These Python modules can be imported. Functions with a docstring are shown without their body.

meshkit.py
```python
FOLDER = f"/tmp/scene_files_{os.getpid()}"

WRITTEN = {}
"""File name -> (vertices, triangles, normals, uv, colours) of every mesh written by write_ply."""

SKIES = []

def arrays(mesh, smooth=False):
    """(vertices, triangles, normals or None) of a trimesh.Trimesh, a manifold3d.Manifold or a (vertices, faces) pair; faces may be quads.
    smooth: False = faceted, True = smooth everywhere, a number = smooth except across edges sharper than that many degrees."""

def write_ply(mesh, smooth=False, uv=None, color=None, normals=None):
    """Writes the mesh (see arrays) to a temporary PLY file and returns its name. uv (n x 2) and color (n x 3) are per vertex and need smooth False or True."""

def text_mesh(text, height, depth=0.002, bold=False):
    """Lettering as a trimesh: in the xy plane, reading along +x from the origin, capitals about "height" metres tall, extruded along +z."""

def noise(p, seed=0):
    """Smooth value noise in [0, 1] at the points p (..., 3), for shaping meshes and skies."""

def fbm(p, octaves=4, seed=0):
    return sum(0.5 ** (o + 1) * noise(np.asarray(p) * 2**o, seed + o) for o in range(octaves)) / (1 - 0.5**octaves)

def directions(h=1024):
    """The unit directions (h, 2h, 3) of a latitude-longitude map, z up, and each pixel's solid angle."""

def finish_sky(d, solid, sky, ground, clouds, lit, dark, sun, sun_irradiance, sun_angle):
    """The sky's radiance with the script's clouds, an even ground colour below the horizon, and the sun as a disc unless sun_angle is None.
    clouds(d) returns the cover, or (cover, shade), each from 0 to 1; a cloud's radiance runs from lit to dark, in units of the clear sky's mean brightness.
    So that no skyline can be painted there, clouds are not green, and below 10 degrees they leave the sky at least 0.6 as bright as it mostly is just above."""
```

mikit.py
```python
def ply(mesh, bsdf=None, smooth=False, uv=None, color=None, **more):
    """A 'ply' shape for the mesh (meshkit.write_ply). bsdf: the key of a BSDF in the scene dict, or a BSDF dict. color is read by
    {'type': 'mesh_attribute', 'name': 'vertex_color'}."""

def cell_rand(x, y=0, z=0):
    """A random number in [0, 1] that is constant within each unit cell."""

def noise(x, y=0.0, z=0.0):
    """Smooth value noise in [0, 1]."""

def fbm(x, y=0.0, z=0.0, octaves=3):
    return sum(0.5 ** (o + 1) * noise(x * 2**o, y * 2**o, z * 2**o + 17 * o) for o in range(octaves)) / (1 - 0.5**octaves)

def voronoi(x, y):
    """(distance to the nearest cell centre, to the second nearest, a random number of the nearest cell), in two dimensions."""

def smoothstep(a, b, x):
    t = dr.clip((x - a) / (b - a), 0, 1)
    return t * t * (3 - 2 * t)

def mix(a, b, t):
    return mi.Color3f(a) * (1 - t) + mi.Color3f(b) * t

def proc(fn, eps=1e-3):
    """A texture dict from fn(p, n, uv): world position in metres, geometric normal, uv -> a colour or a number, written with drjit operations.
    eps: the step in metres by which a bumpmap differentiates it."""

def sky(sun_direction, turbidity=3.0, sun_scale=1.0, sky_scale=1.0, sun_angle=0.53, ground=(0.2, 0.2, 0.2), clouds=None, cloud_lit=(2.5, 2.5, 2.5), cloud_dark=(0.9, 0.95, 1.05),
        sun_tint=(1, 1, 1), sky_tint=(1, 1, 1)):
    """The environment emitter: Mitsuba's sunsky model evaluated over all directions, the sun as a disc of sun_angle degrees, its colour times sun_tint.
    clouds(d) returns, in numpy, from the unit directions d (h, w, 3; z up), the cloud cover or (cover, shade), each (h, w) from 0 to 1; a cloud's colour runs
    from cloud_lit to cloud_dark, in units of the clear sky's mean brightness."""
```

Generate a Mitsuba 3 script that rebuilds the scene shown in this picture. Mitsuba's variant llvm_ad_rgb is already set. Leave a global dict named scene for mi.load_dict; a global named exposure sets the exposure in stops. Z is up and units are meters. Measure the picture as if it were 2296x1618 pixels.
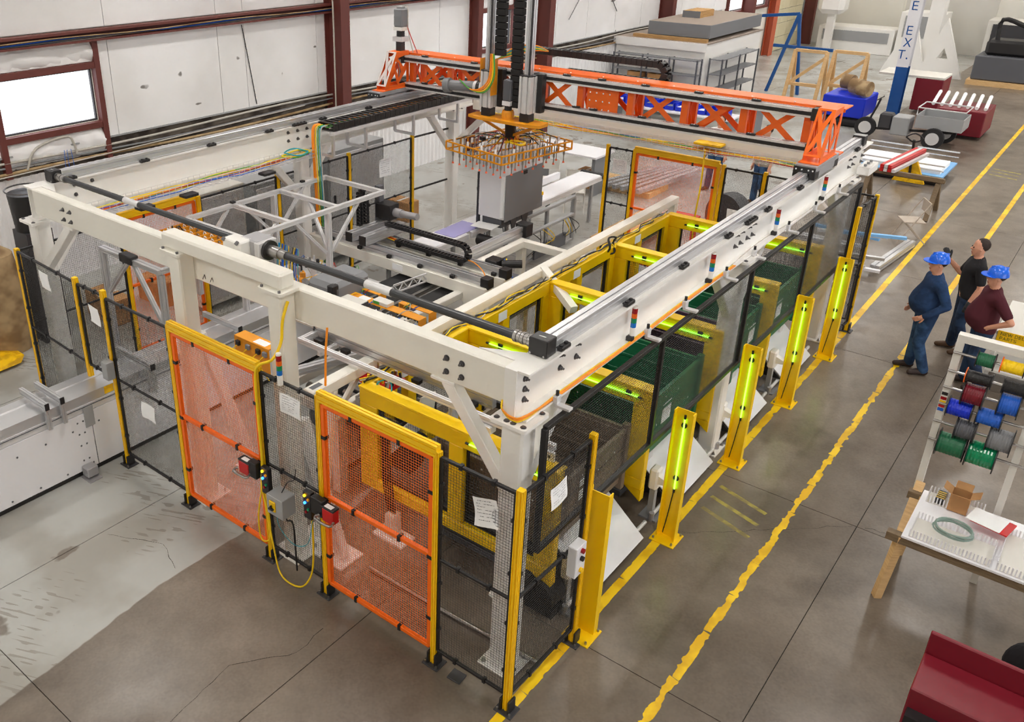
import math, random
import numpy as np, trimesh
import mitsuba as mi, drjit as dr
import mikit, meshkit
from scipy.spatial import ConvexHull
import shapely.geometry as sg
T = mi.ScalarTransform4f
rng = np.random.default_rng(7)
scene, labels = {}, {}
PI = math.pi

# ---------------------------------------------------------------- camera (front left corner of the machine cell's fence is the origin, y runs along the aisle)
RIGHT, DOWN, FWD = np.array([[0.7636902, 0.6455816, 0.00129744], [0.27121342, -0.31900662, -0.90811787], [-0.58585029, 0.6938726, -0.41871262]])
EYE = np.array([2.71191, -4.48809, 6.05])
FPX, CX, CY = (1956.204, 914.724, 690.619)
W_, H_ = 2296, 1618
_m = np.eye(4); _m[:3, 0], _m[:3, 1], _m[:3, 2], _m[:3, 3] = -RIGHT, -DOWN, FWD, EYE
scene['camera'] = {'type': 'perspective', 'fov': math.degrees(2 * math.atan(W_ / 2 / FPX)), 'fov_axis': 'x', 'near_clip': 0.05, 'far_clip': 500,
                   'principal_point_offset_x': -(CX - W_ / 2) / W_, 'principal_point_offset_y': -(CY - H_ / 2) / H_, 'to_world': T(_m)}
# ---------------------------------------------------------------- light: overcast daylight through the windows and rows of ceiling lamps
exposure = 1.5
scene['sky'] = mikit.sky([0.5, -0.35, 0.8], turbidity=4.0, sun_scale=0.0, sky_scale=5.0, ground=(0.8, 0.8, 0.82), clouds=lambda d: np.ones(d.shape[:2]) * 0.9,
                         cloud_lit=(1.6, 1.6, 1.65), cloud_dark=(1.5, 1.5, 1.55))
LAMP = (21.0, 20.2, 19.0)
LAMPS_X, LAMPS_Y, LAMP_Z = (-8.2, -3.6, 1.6, 6.4), (-5.0, 1.0, 7.0, 13.0, 19.0, 25.0, 31.0, 37.0), 7.3

# ---------------------------------------------------------------- materials
def srgb(r, g=None, b=None):
    c = np.array([r, g, b] if g is not None else [r, r, r], float) / 255
    return np.where(c <= 0.04045, c / 12.92, ((c + 0.055) / 1.055) ** 2.4)
def col(c): return {'type': 'rgb', 'value': [float(x) for x in c]}
def mat(name, c, rough=0.5, metal=0.0, spec=0.5, coat=0.0, tex=None, two=True, **kw):
    b = {'type': 'principled', 'base_color': tex if tex is not None else col(c), 'roughness': rough, 'metallic': metal, 'specular': spec}
    if coat: b['clearcoat'] = coat; b['clearcoat_gloss'] = 0.9
    b.update(kw)
    scene[name] = {'type': 'twosided', 'bsdf': b} if two else b
    return name
def blotch(c0, c1, s=1.0, oc=4, lo=0.35, hi=0.65):
    c0, c1 = [float(x) for x in c0], [float(x) for x in c1]
    return mikit.proc(lambda p, n, uv: mikit.mix(c0, c1, mikit.smoothstep(lo, hi, mikit.fbm(p.x * s + 31.7, p.y * s + 11.3, p.z * s + 5.1, octaves=oc))))
def grain(c0, c1, sx, sy, sz):
    c0, c1 = [float(x) for x in c0], [float(x) for x in c1]
    return mikit.proc(lambda p, n, uv: mikit.mix(c0, c1, mikit.fbm(p.x * sx, p.y * sy, p.z * sz, octaves=3)))
mat('white', srgb(232, 231, 228), 0.42)
mat('white_warm', srgb(226, 224, 216), 0.45)
mat('offwhite', srgb(206, 204, 198), 0.5)
mat('panel_white', srgb(222, 223, 228), 0.4)
mat('paper', srgb(236, 238, 240), 0.8)
mat('yellow', srgb(238, 196, 0), 0.4)
mat('fence_yellow', srgb(236, 190, 6), 0.38)
mat('orange', srgb(236, 104, 8), 0.42)
mat('gantry_orange', srgb(226, 98, 22), 0.42)
mat('tool_orange', srgb(214, 140, 22), 0.42)
mat('black', srgb(26, 25, 27), 0.45)
mat('black_matte', srgb(22, 21, 22), 0.75)
mat('rubber', srgb(30, 30, 32), 0.7)
mat('charcoal', srgb(52, 52, 56), 0.5)
mat('alu', srgb(206, 207, 210), 0.36, 0.75)
mat('alu_dull', srgb(172, 172, 176), 0.45, 0.6)
mat('alu_soft', srgb(214, 214, 216), 0.45, 0.35)
mat('steel', srgb(168, 166, 164), 0.3, 0.95)
mat('steel_dark', srgb(104, 103, 106), 0.4, 0.8)
mat('grey_paint', srgb(150, 152, 154), 0.45)
mat('grey_mid', srgb(118, 120, 124), 0.5)
mat('grey_dark', srgb(84, 86, 92), 0.5)
mat('red_steel', srgb(96, 46, 40), 0.55)
mat('red', srgb(186, 24, 26), 0.4)
mat('maroon', srgb(112, 18, 34), 0.4)
mat('green_bin', srgb(28, 98, 66), 0.42)
mat('purple_bin', srgb(64, 46, 68), 0.5)
mat('brown_bin', srgb(112, 98, 84), 0.55)
mat('blue_bin', srgb(12, 42, 190), 0.35)
mat('blue_steel', srgb(20, 74, 140), 0.45)
mat('lens_red', srgb(140, 12, 22), 0.2)
mat('lens_amber', srgb(216, 96, 24), 0.2)
mat('lens_green', srgb(16, 128, 84), 0.2)
mat('lens_blue', srgb(18, 104, 190), 0.2)
mat('cable_yellow', srgb(238, 200, 10), 0.45)
mat('cable_orange', srgb(236, 140, 24), 0.45)
mat('cable_green', srgb(70, 150, 60), 0.45)
mat('cable_blue', srgb(30, 90, 190), 0.45)
mat('cable_teal', srgb(30, 150, 170), 0.45)
mat('cable_red', srgb(180, 40, 34), 0.45)
mat('cable_grey', srgb(180, 176, 168), 0.5)
mat('wood', None, 0.6, tex=grain(srgb(196, 158, 104), srgb(150, 110, 66), 9, 9, 60))
mat('wood_pale', None, 0.6, tex=grain(srgb(222, 188, 138), srgb(190, 150, 98), 10, 10, 60))
mat('wood_grey', None, 0.7, tex=grain(srgb(128, 108, 82), srgb(88, 74, 56), 12, 12, 60))
mat('plywood', None, 0.6, tex=blotch(srgb(206, 170, 122), srgb(182, 142, 96), 3.0))
mat('cardboard', None, 0.8, tex=blotch(srgb(178, 134, 88), srgb(164, 120, 76), 6.0))
mat('roof_board', srgb(142, 130, 120), 0.8)
mat('denim', None, 0.9, tex=blotch(srgb(50, 82, 120), srgb(30, 54, 88), 9.0))
mat('denim_dark', None, 0.9, tex=blotch(srgb(36, 58, 88), srgb(24, 40, 66), 9.0))
mat('skin', srgb(206, 150, 124), 0.5)
mat('hair', srgb(44, 30, 24), 0.7)
mat('navy_cloth', None, 0.9, tex=blotch(srgb(32, 60, 100), srgb(24, 46, 80), 8.0))
mat('black_cloth', srgb(24, 24, 28), 0.9)
mat('maroon_cloth', srgb(72, 22, 34), 0.9)
mat('blue_helmet', srgb(14, 96, 220), 0.25, coat=0.6)
mat('boot', srgb(84, 60, 40), 0.6)
mat('boot_dark', srgb(46, 32, 28), 0.6)
mat('glove', srgb(54, 56, 60), 0.8)
mat('beige_chair', srgb(176, 164, 150), 0.45)
mat('tarp_yellow', None, 0.5, tex=blotch(srgb(238, 192, 0), srgb(206, 158, 0), 9.0))
mat('sack', None, 0.85, tex=blotch(srgb(176, 152, 116), srgb(132, 106, 74), 3.0))
mat('blue_film', srgb(120, 176, 226), 0.5)
for nm, c, s in (('glow_green', (118, 255, 60), 1.6), ('glow_blue', (40, 110, 255), 2.0), ('glow_amber', (255, 176, 20), 2.0)):
    mat(nm + '_shell', srgb(*c), 0.4)
    globals()[nm.upper()] = [float(x) * s for x in srgb(*c)]
scene['glass'] = {'type': 'thindielectric'}

# ---------------------------------------------------------------- mesh helpers
_sg = np.array([[a, b, c] for a in (-1, 1) for b in (-1, 1) for c in (-1, 1)], float)
def _cham_dirs():
    v = []
    for s in _sg:
        for k in range(3):
            q = np.ones(3); q[k] = 0.0
            v.append((s, q))
    P = np.array([s - 0.2 * s * q for s, q in v])
    h = ConvexHull(P); F = h.simplices.copy(); c = P.mean(0)
    for i, t in enumerate(F):
        n = np.cross(P[t[1]] - P[t[0]], P[t[2]] - P[t[0]])
        if n @ (P[t].mean(0) - c) < 0: F[i] = t[::-1]
    return np.array([s for s, q in v]), np.array([q for s, q in v]), F
_CS, _CQ, _CF = _cham_dirs()
_BF = np.array([[0, 1, 3], [0, 3, 2], [4, 6, 7], [4, 7, 5], [0, 4, 5], [0, 5, 1], [2, 3, 7], [2, 7, 6], [0, 2, 6], [0, 6, 4], [1, 5, 7], [1, 7, 3]])
def frame(d, up=(0, 0, 1)):
    d = np.asarray(d, float); d = d / np.linalg.norm(d); up = np.asarray(up, float)
    if abs(d @ up) > 0.99 * np.linalg.norm(up): up = np.array([0, 1.0, 0]) if abs(d[1]) < 0.9 else np.array([1.0, 0, 0])
    a = np.cross(up, d); a /= np.linalg.norm(a)
    return a, np.cross(d, a), d          # side, up', along
class MB:
    """Collects boxes, bars, tubes, prisms; becomes ONE mesh."""
    def __init__(s): s.v, s.f, s.n = [], [], 0
    def add(s, v, f):
        v = np.asarray(v, float); f = np.asarray(f, int)
        if f.shape[1] == 4: f = np.vstack([f[:, [0, 1, 2]], f[:, [0, 2, 3]]])
        s.v.append(v); s.f.append(f + s.n); s.n += len(v); return s
    def mesh(s, m): return s.add(m.vertices, m.faces)
    def box(s, x0, x1, y0, y1, z0, z1, c=0.0):
        lo, hi = np.array([x0, y0, z0], float), np.array([x1, y1, z1], float)
        lo, hi = np.minimum(lo, hi), np.maximum(lo, hi)
        return s._box((lo + hi) / 2, (hi - lo) / 2, np.eye(3), c)
    def _box(s, ctr, h, R, c):
        h = np.asarray(h, float)
        if c > 0:
            c = min(c, 0.45 * h.min())
            v = _CS * h - _CS * _CQ * c
            return s.add(v @ R.T + ctr, _CF)
        return s.add((_sg * h) @ R.T + ctr, _BF)
    def obox(s, ctr, size, rz=0.0, c=0.0, R=None):
        if R is None:
            ca, sa = math.cos(rz), math.sin(rz); R = np.array([[ca, -sa, 0], [sa, ca, 0], [0, 0, 1.0]])
        return s._box(np.asarray(ctr, float), np.asarray(size, float) / 2, R, c)
    def bar(s, a, b, w, h=None, up=(0, 0, 1), c=0.0, ext=0.0):
        a, b = np.asarray(a, float), np.asarray(b, float); h = w if h is None else h
        A, B, D = frame(b - a, up); L = np.linalg.norm(b - a) + 2 * ext
        return s._box((a + b) / 2, (w / 2, h / 2, L / 2), np.stack([A, B, D], 1), c)
    def extr(s, poly, a, b, up=(0, 0, 1)):
        """2D outline (side, up) swept from a to b, closed."""
        a, b = np.asarray(a, float), np.asarray(b, float); A, B, D = frame(b - a, up)
        p = np.asarray(poly, float); pg = sg.Polygon(p)
        if not pg.exterior.is_ccw: p = p[::-1]; pg = sg.Polygon(p)
        n = len(p); ring = p[:, :1] * A + p[:, 1:] * B
        i = np.arange(n); j = (i + 1) % n
        s.add(np.vstack([ring + a, ring + b]), np.vstack([np.stack([i, j, j + n], 1), np.stack([i, j + n, i + n], 1)]))
        v2, f2 = trimesh.creation.triangulate_polygon(pg, engine='earcut')
        r2 = v2[:, :1] * A + v2[:, 1:2] * B
        s.add(r2 + b, f2); s.add(r2 + a, f2[:, ::-1]); return s
    def prism(s, poly, d, o=(0, 0, 0), ax=((1, 0, 0), (0, 1, 0), (0, 0, 1)), holes=()):
        """2D polygon in the plane of ax[0], ax[1] at o, thick d along ax[2]."""
        pg = poly if hasattr(poly, 'exterior') else sg.Polygon(poly, holes)
        m = trimesh.creation.extrude_polygon(pg, d)
        A = np.array(ax, float).T; v = m.vertices @ A.T + np.asarray(o, float); f = m.faces
        if np.linalg.det(A) < 0: f = f[:, ::-1]
        return s.add(v, f)
    def cyl(s, a, b, r, n=12, r2=None, cap=True):
        a, b = np.asarray(a, float), np.asarray(b, float); r2 = r if r2 is None else r2
        A, B, D = frame(b - a); t = np.arange(n) * 2 * PI / n
        ring = np.cos(t)[:, None] * A + np.sin(t)[:, None] * B
        i = np.arange(n); j = (i + 1) % n
        v = np.vstack([a + ring * r, b + ring * r2]); f = [np.stack([i, j, j + n], 1), np.stack([i, j + n, i + n], 1)]
        if cap:
            v = np.vstack([v, a[None], b[None]]); f += [np.stack([j, i, i * 0 + 2 * n], 1), np.stack([i + n, j + n, i * 0 + 2 * n + 1], 1)]
        return s.add(v, np.vstack(f))
    def tube(s, pts, r, n=6, smooth=0, closed=False):
        p = np.asarray(pts, float)
        if smooth:
            k = len(p); t = np.linspace(0, k - 1, (k - 1) * smooth + 1); q = []
            for u in t:
                i = min(int(u), k - 2); w = u - i; p0, p1, p2, p3 = p[max(i - 1, 0)], p[i], p[i + 1], p[min(i + 2, k - 1)]
                q.append(0.5 * ((2 * p1) + (p2 - p0) * w + (2 * p0 - 5 * p1 + 4 * p2 - p3) * w * w + (3 * p1 - p0 - 3 * p2 + p3) * w ** 3))
            p = np.array(q)
        if closed: p = np.vstack([p, p[:1]])
        d = np.gradient(p, axis=0); d /= np.linalg.norm(d, axis=1, keepdims=True) + 1e-12
        up = np.array([0.13, 0.21, 0.97]) if abs(d[:, 2]).mean() < 0.85 else np.array([0.95, 0.25, 0.1])
        a = np.cross(d, up); a /= np.linalg.norm(a, axis=1, keepdims=True) + 1e-12
        b = np.cross(d, a); t = np.arange(n) * 2 * PI / n; m = len(p)
        v = p[:, None] + r * (np.cos(t)[None, :, None] * a[:, None] + np.sin(t)[None, :, None] * b[:, None])
        I, J = np.meshgrid(np.arange(m - 1), np.arange(n), indexing='ij')
        f = np.stack([I * n + J, (I + 1) * n + J, (I + 1) * n + (J + 1) % n, I * n + (J + 1) % n], -1).reshape(-1, 4)
        s.add(v.reshape(-1, 3), f)
        i = np.arange(1, n - 1)
        s.add(v[0], np.stack([i * 0, i, i + 1], 1)); s.add(v[-1], np.stack([i * 0, i + 1, i], 1)); return s
    def lathe(s, prof, o=(0, 0, 0), d=(0, 0, 1), n=20):
        """profile (r, h) turned about d through o."""
        A, B, D = frame(d); pr = np.asarray(prof, float); t = np.arange(n) * 2 * PI / n; m = len(pr)
        v = np.asarray(o, float) + pr[:, None, 1:] * D + pr[:, None, :1] * (np.cos(t)[None, :, None] * A + np.sin(t)[None, :, None] * B)
        I, J = np.meshgrid(np.arange(m - 1), np.arange(n), indexing='ij')
        f = np.stack([I * n + J, I * n + (J + 1) % n, (I + 1) * n + (J + 1) % n, (I + 1) * n + J], -1).reshape(-1, 4)
        return s.add(v.reshape(-1, 3), f)
    def sphere(s, c, r, sub=2, sc=(1, 1, 1)):
        m = trimesh.creation.icosphere(sub, 1.0); return s.add(m.vertices * np.asarray(sc) * r + np.asarray(c), m.faces)
    def ibeam(s, a, b, h, w, tf=0.018, tw=0.012, up=(0, 0, 1)):
        x, y = w / 2, h / 2
        return s.extr([(-x, -y), (x, -y), (x, -y + tf), (tw / 2, -y + tf), (tw / 2, y - tf), (x, y - tf), (x, y), (-x, y), (-x, y - tf), (-tw / 2, y - tf), (-tw / 2, -y + tf), (-x, -y + tf)], a, b, up)
    def slot(s, a, b, w, h=None, g=None, up=(0, 0, 1), k=1):
        """aluminium extrusion with grooves: k grooves on the wide faces."""
        h = w if h is None else h; g = min(w, h) * 0.16 if g is None else g; dp = min(w, h) * 0.14
        def side(n0, n1, m):
            n0, n1 = np.array(n0, float), np.array(n1, float); L = np.linalg.norm(n1 - n0); t = (n1 - n0) / L; nn = np.array([-t[1], t[0]]); o = [n0]
            for i in range(m):
                c = L * (i + 0.5) / m
                o += [n0 + t * (c - g / 2), n0 + t * (c - g / 2) + nn * dp, n0 + t * (c + g / 2) + nn * dp, n0 + t * (c + g / 2)]
            return o
        x, y = w / 2, h / 2; kx = k if w >= h else 1; ky = k if h > w else 1
        if w == h: kx = ky = k
        return s.extr(side((-x, -y), (x, -y), kx) + side((x, -y), (x, y), ky) + side((x, y), (-x, y), kx) + side((-x, y), (-x, -y), ky), a, b, up)
    def grid(s, o, u, v, nu, nv, r, w=None):
        """wire mesh: nu wires along v spread over u, nv wires along u spread over v (triangular section)."""
        o, u, v = (np.asarray(x, float) for x in (o, u, v)); w = np.cross(u, v); w /= np.linalg.norm(w)
        def wires(o, step, run, n):
            t = (np.arange(n) + 0.5) / n; st = step / np.linalg.norm(step)
            a = o + t[:, None] * step
            prof = np.stack([-st * r - w * r * 0.6, st * r - w * r * 0.6, w * r], 0)
            P = a[:, None] + prof[None]; Q = P + run
            V = np.concatenate([P, Q], 1).reshape(-1, 3)
            base = np.array([[0, 1, 4], [0, 4, 3], [1, 2, 5], [1, 5, 4], [2, 0, 3], [2, 3, 5]])
            s.add(V, (np.arange(n)[:, None, None] * 6 + base[None]).reshape(-1, 3))
        if nu: wires(o, u, v, nu)
        if nv: wires(o + w * r * 0.8, v, u, nv)
        return s
    def done(s): return (np.vstack(s.v), np.vstack(s.f))
    def build(s, name, m, parent=None, smooth=False): return obj(name, s.done(), m, parent, smooth)

# ---------------------------------------------------------------- scene entries: things, parts, names, labels
_taken = {}
def numbered(k):
    n = _taken.get(k, 0); _taken[k] = n + 1
    return k if n == 0 else '%s_%03d' % (k, n)
def thing(name, label, cat, group=None):
    k = numbered(name); labels[k] = {'label': label, 'category': cat}
    if group: labels[k]['group'] = group
    return k
def obj(name, mesh, m, parent=None, smooth=False, **more):
    k = numbered((parent + '__' + name) if parent else name)
    scene[k] = mikit.ply(mesh, m, smooth=smooth, **more); return k
def dup(key, src, to=None):
    scene[key] = {**scene[src], **({'to_world': to} if to is not None else {})}; return key
def tag(k, label=None, cat=None, group=None, kind=None):
    d = labels.setdefault(k, {})
    for a, b in (('label', label), ('category', cat), ('group', group), ('kind', kind)):
        if b: d[a] = b
    return k
def struct(k, label=None): return tag(k, label=label, kind='structure')
def copy_thing(src, name, to, label, cat, group=None):
    """a copy of a thing with its parts, moved by a transform"""
    k = thing(name, label, cat, group)
    for e in [e for e in scene if e.startswith(src + '__')]:
        kk = k + e[len(src):]
        scene[kk] = {**scene[e], 'to_world': to}
        if e in labels: labels[kk] = dict(labels[e])
    return k
def at(x, y, z=0.0, rz=0.0, s=1.0): return T().translate([x, y, z]).rotate([0, 0, 1], rz).scale(s)

# ================================================================ the hall
XW, YF, XR, YB, ZC = -11.2, 42.3, 13.0, -9.0, 7.6
# floor: slabs of concrete with sawn joints between them; painted grey west of x = -3.42
def floor_tex(p, n, uv):
    big = mikit.fbm(p.x * 0.55 + 3.1, p.y * 0.55 + 9.2, 0.3, octaves=4); mid = mikit.fbm(p.x * 3.1, p.y * 3.1, 4.4, octaves=4)
    c = mikit.mix([float(x) for x in srgb(124, 114, 103)], [float(x) for x in srgb(94, 84, 74)], mikit.smoothstep(0.3, 0.72, big * 0.65 + mid * 0.35))
    stain = mikit.smoothstep(0.6, 0.72, mikit.fbm(p.x * 1.2 + 40, p.y * 1.2, 7.7, octaves=4))
    c = mikit.mix(c, [float(x) for x in srgb(82, 73, 64)], stain * 0.55)
    fine = mikit.noise(p.x * 55, p.y * 55, 1.0)
    c = c * (0.93 + 0.14 * fine)
    # grey floor paint, its edge frayed, worn through and scuffed
    e = p.x + 3.42 + 0.05 * (mikit.fbm(p.x * 4, p.y * 4, 2.0, octaves=3) - 0.5) - dr.select(p.y < -1.0, (-1.0 - p.y) * 0.11, 0.0)
    worn = mikit.smoothstep(0.74, 0.8, mikit.fbm(p.x * 2.2 + 7, p.y * 2.2, 11.0, octaves=5))
    pc = mikit.mix([float(x) for x in srgb(164, 165, 162)], [float(x) for x in srgb(146, 144, 138)], mikit.smoothstep(0.35, 0.7, mikit.fbm(p.x * 1.4, p.y * 1.4, 21.0, octaves=5)))
    scr = mikit.smoothstep(0.73, 0.8, mikit.noise(p.x * 6 + p.y * 3, p.y * 40 - p.x * 18, 3.0)) * mikit.smoothstep(0.5, 0.7, mikit.noise(p.x * 1.7, p.y * 1.7, 8.0))
    pc = mikit.mix(pc, [float(x) for x in srgb(112, 104, 94)], scr * 0.5)
    on = mikit.smoothstep(0.012, -0.012, e) * (1 - 0.8 * worn)
    return mikit.mix(c, pc, on)
def floor_rough(p, n, uv): return 0.22 + 0.2 * mikit.fbm(p.x * 2.3 + 5, p.y * 2.3, 2.0, octaves=3)
mat('concrete', None, 0.3, spec=0.5, tex=mikit.proc(floor_tex)); scene['concrete']['bsdf']['roughness'] = mikit.proc(floor_rough)
mat('joint', srgb(54, 47, 41), 0.8)
xs = [XW - .3, -7.9, -4.56, -1.6, 1.54, 5.1, 8.7, XR]
ys = [YB, -5.5, -2.4, 1.03, 4.38, 8.65, 12.4, 16.2, 20.4, 24.5, 29, 33.5, 38, YF]
m = MB().box(XW - .3, XR, YB, YF, -0.2, -0.012); struct(m.build('floor', 'joint'))
for i in range(len(xs) - 1):
    for j in range(len(ys) - 1):
        g = 0.004
        obj('slab', MB().box(xs[i] + g, xs[i + 1] - g, ys[j] + g, ys[j + 1] - g, -0.15, 0).done(), 'concrete', 'floor')
# hair cracks that run across the slabs
def crack(pts, w, name='crack'):
    p = np.array(pts, float); q = []
    for a, b in zip(p[:-1], p[1:]):
        k = max(2, int(np.linalg.norm(b - a) / 0.09))
        for t in np.arange(k) / k: q.append(a + (b - a) * t + rng.normal(0, 0.011, 2))
    q.append(p[-1]); q = np.array(q); d = np.gradient(q, axis=0); nrm = np.stack([-d[:, 1], d[:, 0]], 1); nrm /= np.linalg.norm(nrm, axis=1, keepdims=True)
    ww = w * (0.5 + rng.random(len(q)))[:, None]
    k = len(q); L, R = q + nrm * ww / 2, q - nrm * ww / 2
    v = np.vstack([np.c_[L, np.full(k, 0.0008)], np.c_[R, np.full(k, 0.0008)]]); i = np.arange(k - 1)
    obj(name, (v, np.vstack([np.stack([i + k, i + k + 1, i + 1], 1), np.stack([i + k, i + 1, i], 1)])), 'joint', 'floor')
crack([(-2.02, -1.9), (-2.12, -1.2), (-1.75, -0.7), (-1.8, -0.35)], 0.005); crack([(-4.5, -0.9), (-3.9, -0.6), (-3.5, -0.75)], 0.004)
crack([(0.1, 8.6), (1.0, 8.72), (1.5, 8.66)], 0.006); crack([(-.35, 2.9), (0.2, 3.1), (1.5, 4.36)], 0.004); crack([(1.6, 4.42), (2.3, 4.6), (3.2, 4.5)], 0.005)
# yellow floor stripes: chipped paint, laid in runs broken by cracks
mat('line_paint', None, 0.4, tex=blotch(srgb(238, 198, 24), srgb(214, 168, 12), 5.0)); mat('line_old', None, 0.5, tex=blotch(srgb(150, 138, 62), srgb(122, 110, 70), 14.0))
def stripe(x0, x1, w, y0, y1, worn=1.0, m='line_paint', seed=1):
    r = np.random.default_rng(seed); y = y0
    while y < y1 - 0.05:
        L = min(r.uniform(0.35, 1.1), y1 - y); k = max(6, int(L / 0.028)); yy = np.linspace(y, y + L, k)
        t = (yy - y0) / (y1 - y0); xc = x0 + (x1 - x0) * t
        def edge():
            e = np.zeros(k)
            for _ in range(int(1 + L * 9 * worn)):
                c, s_, a = r.integers(0, k), r.integers(1, 4), r.exponential(0.005) * worn
                e[max(0, c - s_):c + s_] += a
            return np.minimum(e, w * 0.3) + r.random(k) * 0.0025
        l, rr = xc - w / 2 + edge(), xc + w / 2 - edge(); sk = r.uniform(-.02, .02)
        pl = np.stack([np.concatenate([l, rr]), np.concatenate([yy + sk * 0.5, yy - sk * 0.5])], 1)
        i = np.arange(k - 1); f = np.vstack([np.stack([i, i + k, i + k + 1], 1), np.stack([i, i + k + 1, i + 1], 1)])
        obj('stripe', (np.c_[pl, np.full(2 * k, 0.0012)], f), m, 'floor')
        y += L + (r.uniform(0.002, 0.006) if r.random() < 0.75 else r.uniform(0.012, 0.05) * worn)
stripe(0.0, 0.02, 0.098, -2.5, 9.0, 0.7, seed=3); stripe(0.02, -0.02, 0.1, 9.02, 30, 0.2, seed=4)
stripe(0.92, 0.925, 0.098, -2.2, 9.0, 1.6, seed=5); stripe(0.925, 1.0, 0.1, 9.02, 30, 0.25, seed=8)
for k, (yy, sx) in enumerate(((4.05, 0), (3.80, 0), (3.54, 0))):
    pts = np.array([(0.13, yy + .09), (0.72, yy - .09)]); d = np.array([0.59, -.18]); d /= np.linalg.norm(d); nn = np.array([-d[1], d[0]]) * 0.028
    v = np.vstack([pts[0] - nn, pts[1] - nn, pts[1] + nn, pts[0] + nn]); obj('faded_mark', (np.c_[v, np.full(4, .001)], np.array([[0, 1, 2], [0, 2, 3]])), 'line_old', 'floor')
for yy in (21.55, 21.25, 20.9):
    v = np.array([(0.12, yy + .06), (0.74, yy - .1), (0.74, yy - .02), (0.12, yy + .14)]); obj('faded_mark', (np.c_[v, np.full(4, .001)], np.array([[0, 1, 2], [0, 2, 3]])), 'line_old', 'floor')

# walls, ceiling
def wall_tex(p, n, uv):
    c = mikit.mix([float(x) for x in srgb(234, 234, 236)], [float(x) for x in srgb(220, 219, 219)], mikit.smoothstep(0.35, 0.7, mikit.fbm(p.x, p.y * 0.6, p.z * 0.5, octaves=4)))
    d = mikit.smoothstep(0.80, 0.83, mikit.fbm(p.y * 2.6 + 13, p.z * 4.2 + 2, p.x, octaves=3))
    return mikit.mix(c, [float(x) for x in srgb(70, 60, 54)], d * 0.8)
mat('insulation', None, 0.55, tex=mikit.proc(wall_tex)); mat('dust_dark', None, 0.9, tex=blotch(srgb(98, 90, 82), srgb(54, 46, 42), 4.0)); mat('corrugated', srgb(226, 226, 228), 0.45)
mat('far_wall', srgb(226, 224, 216), 0.6)
t_ = 0.25
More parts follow.
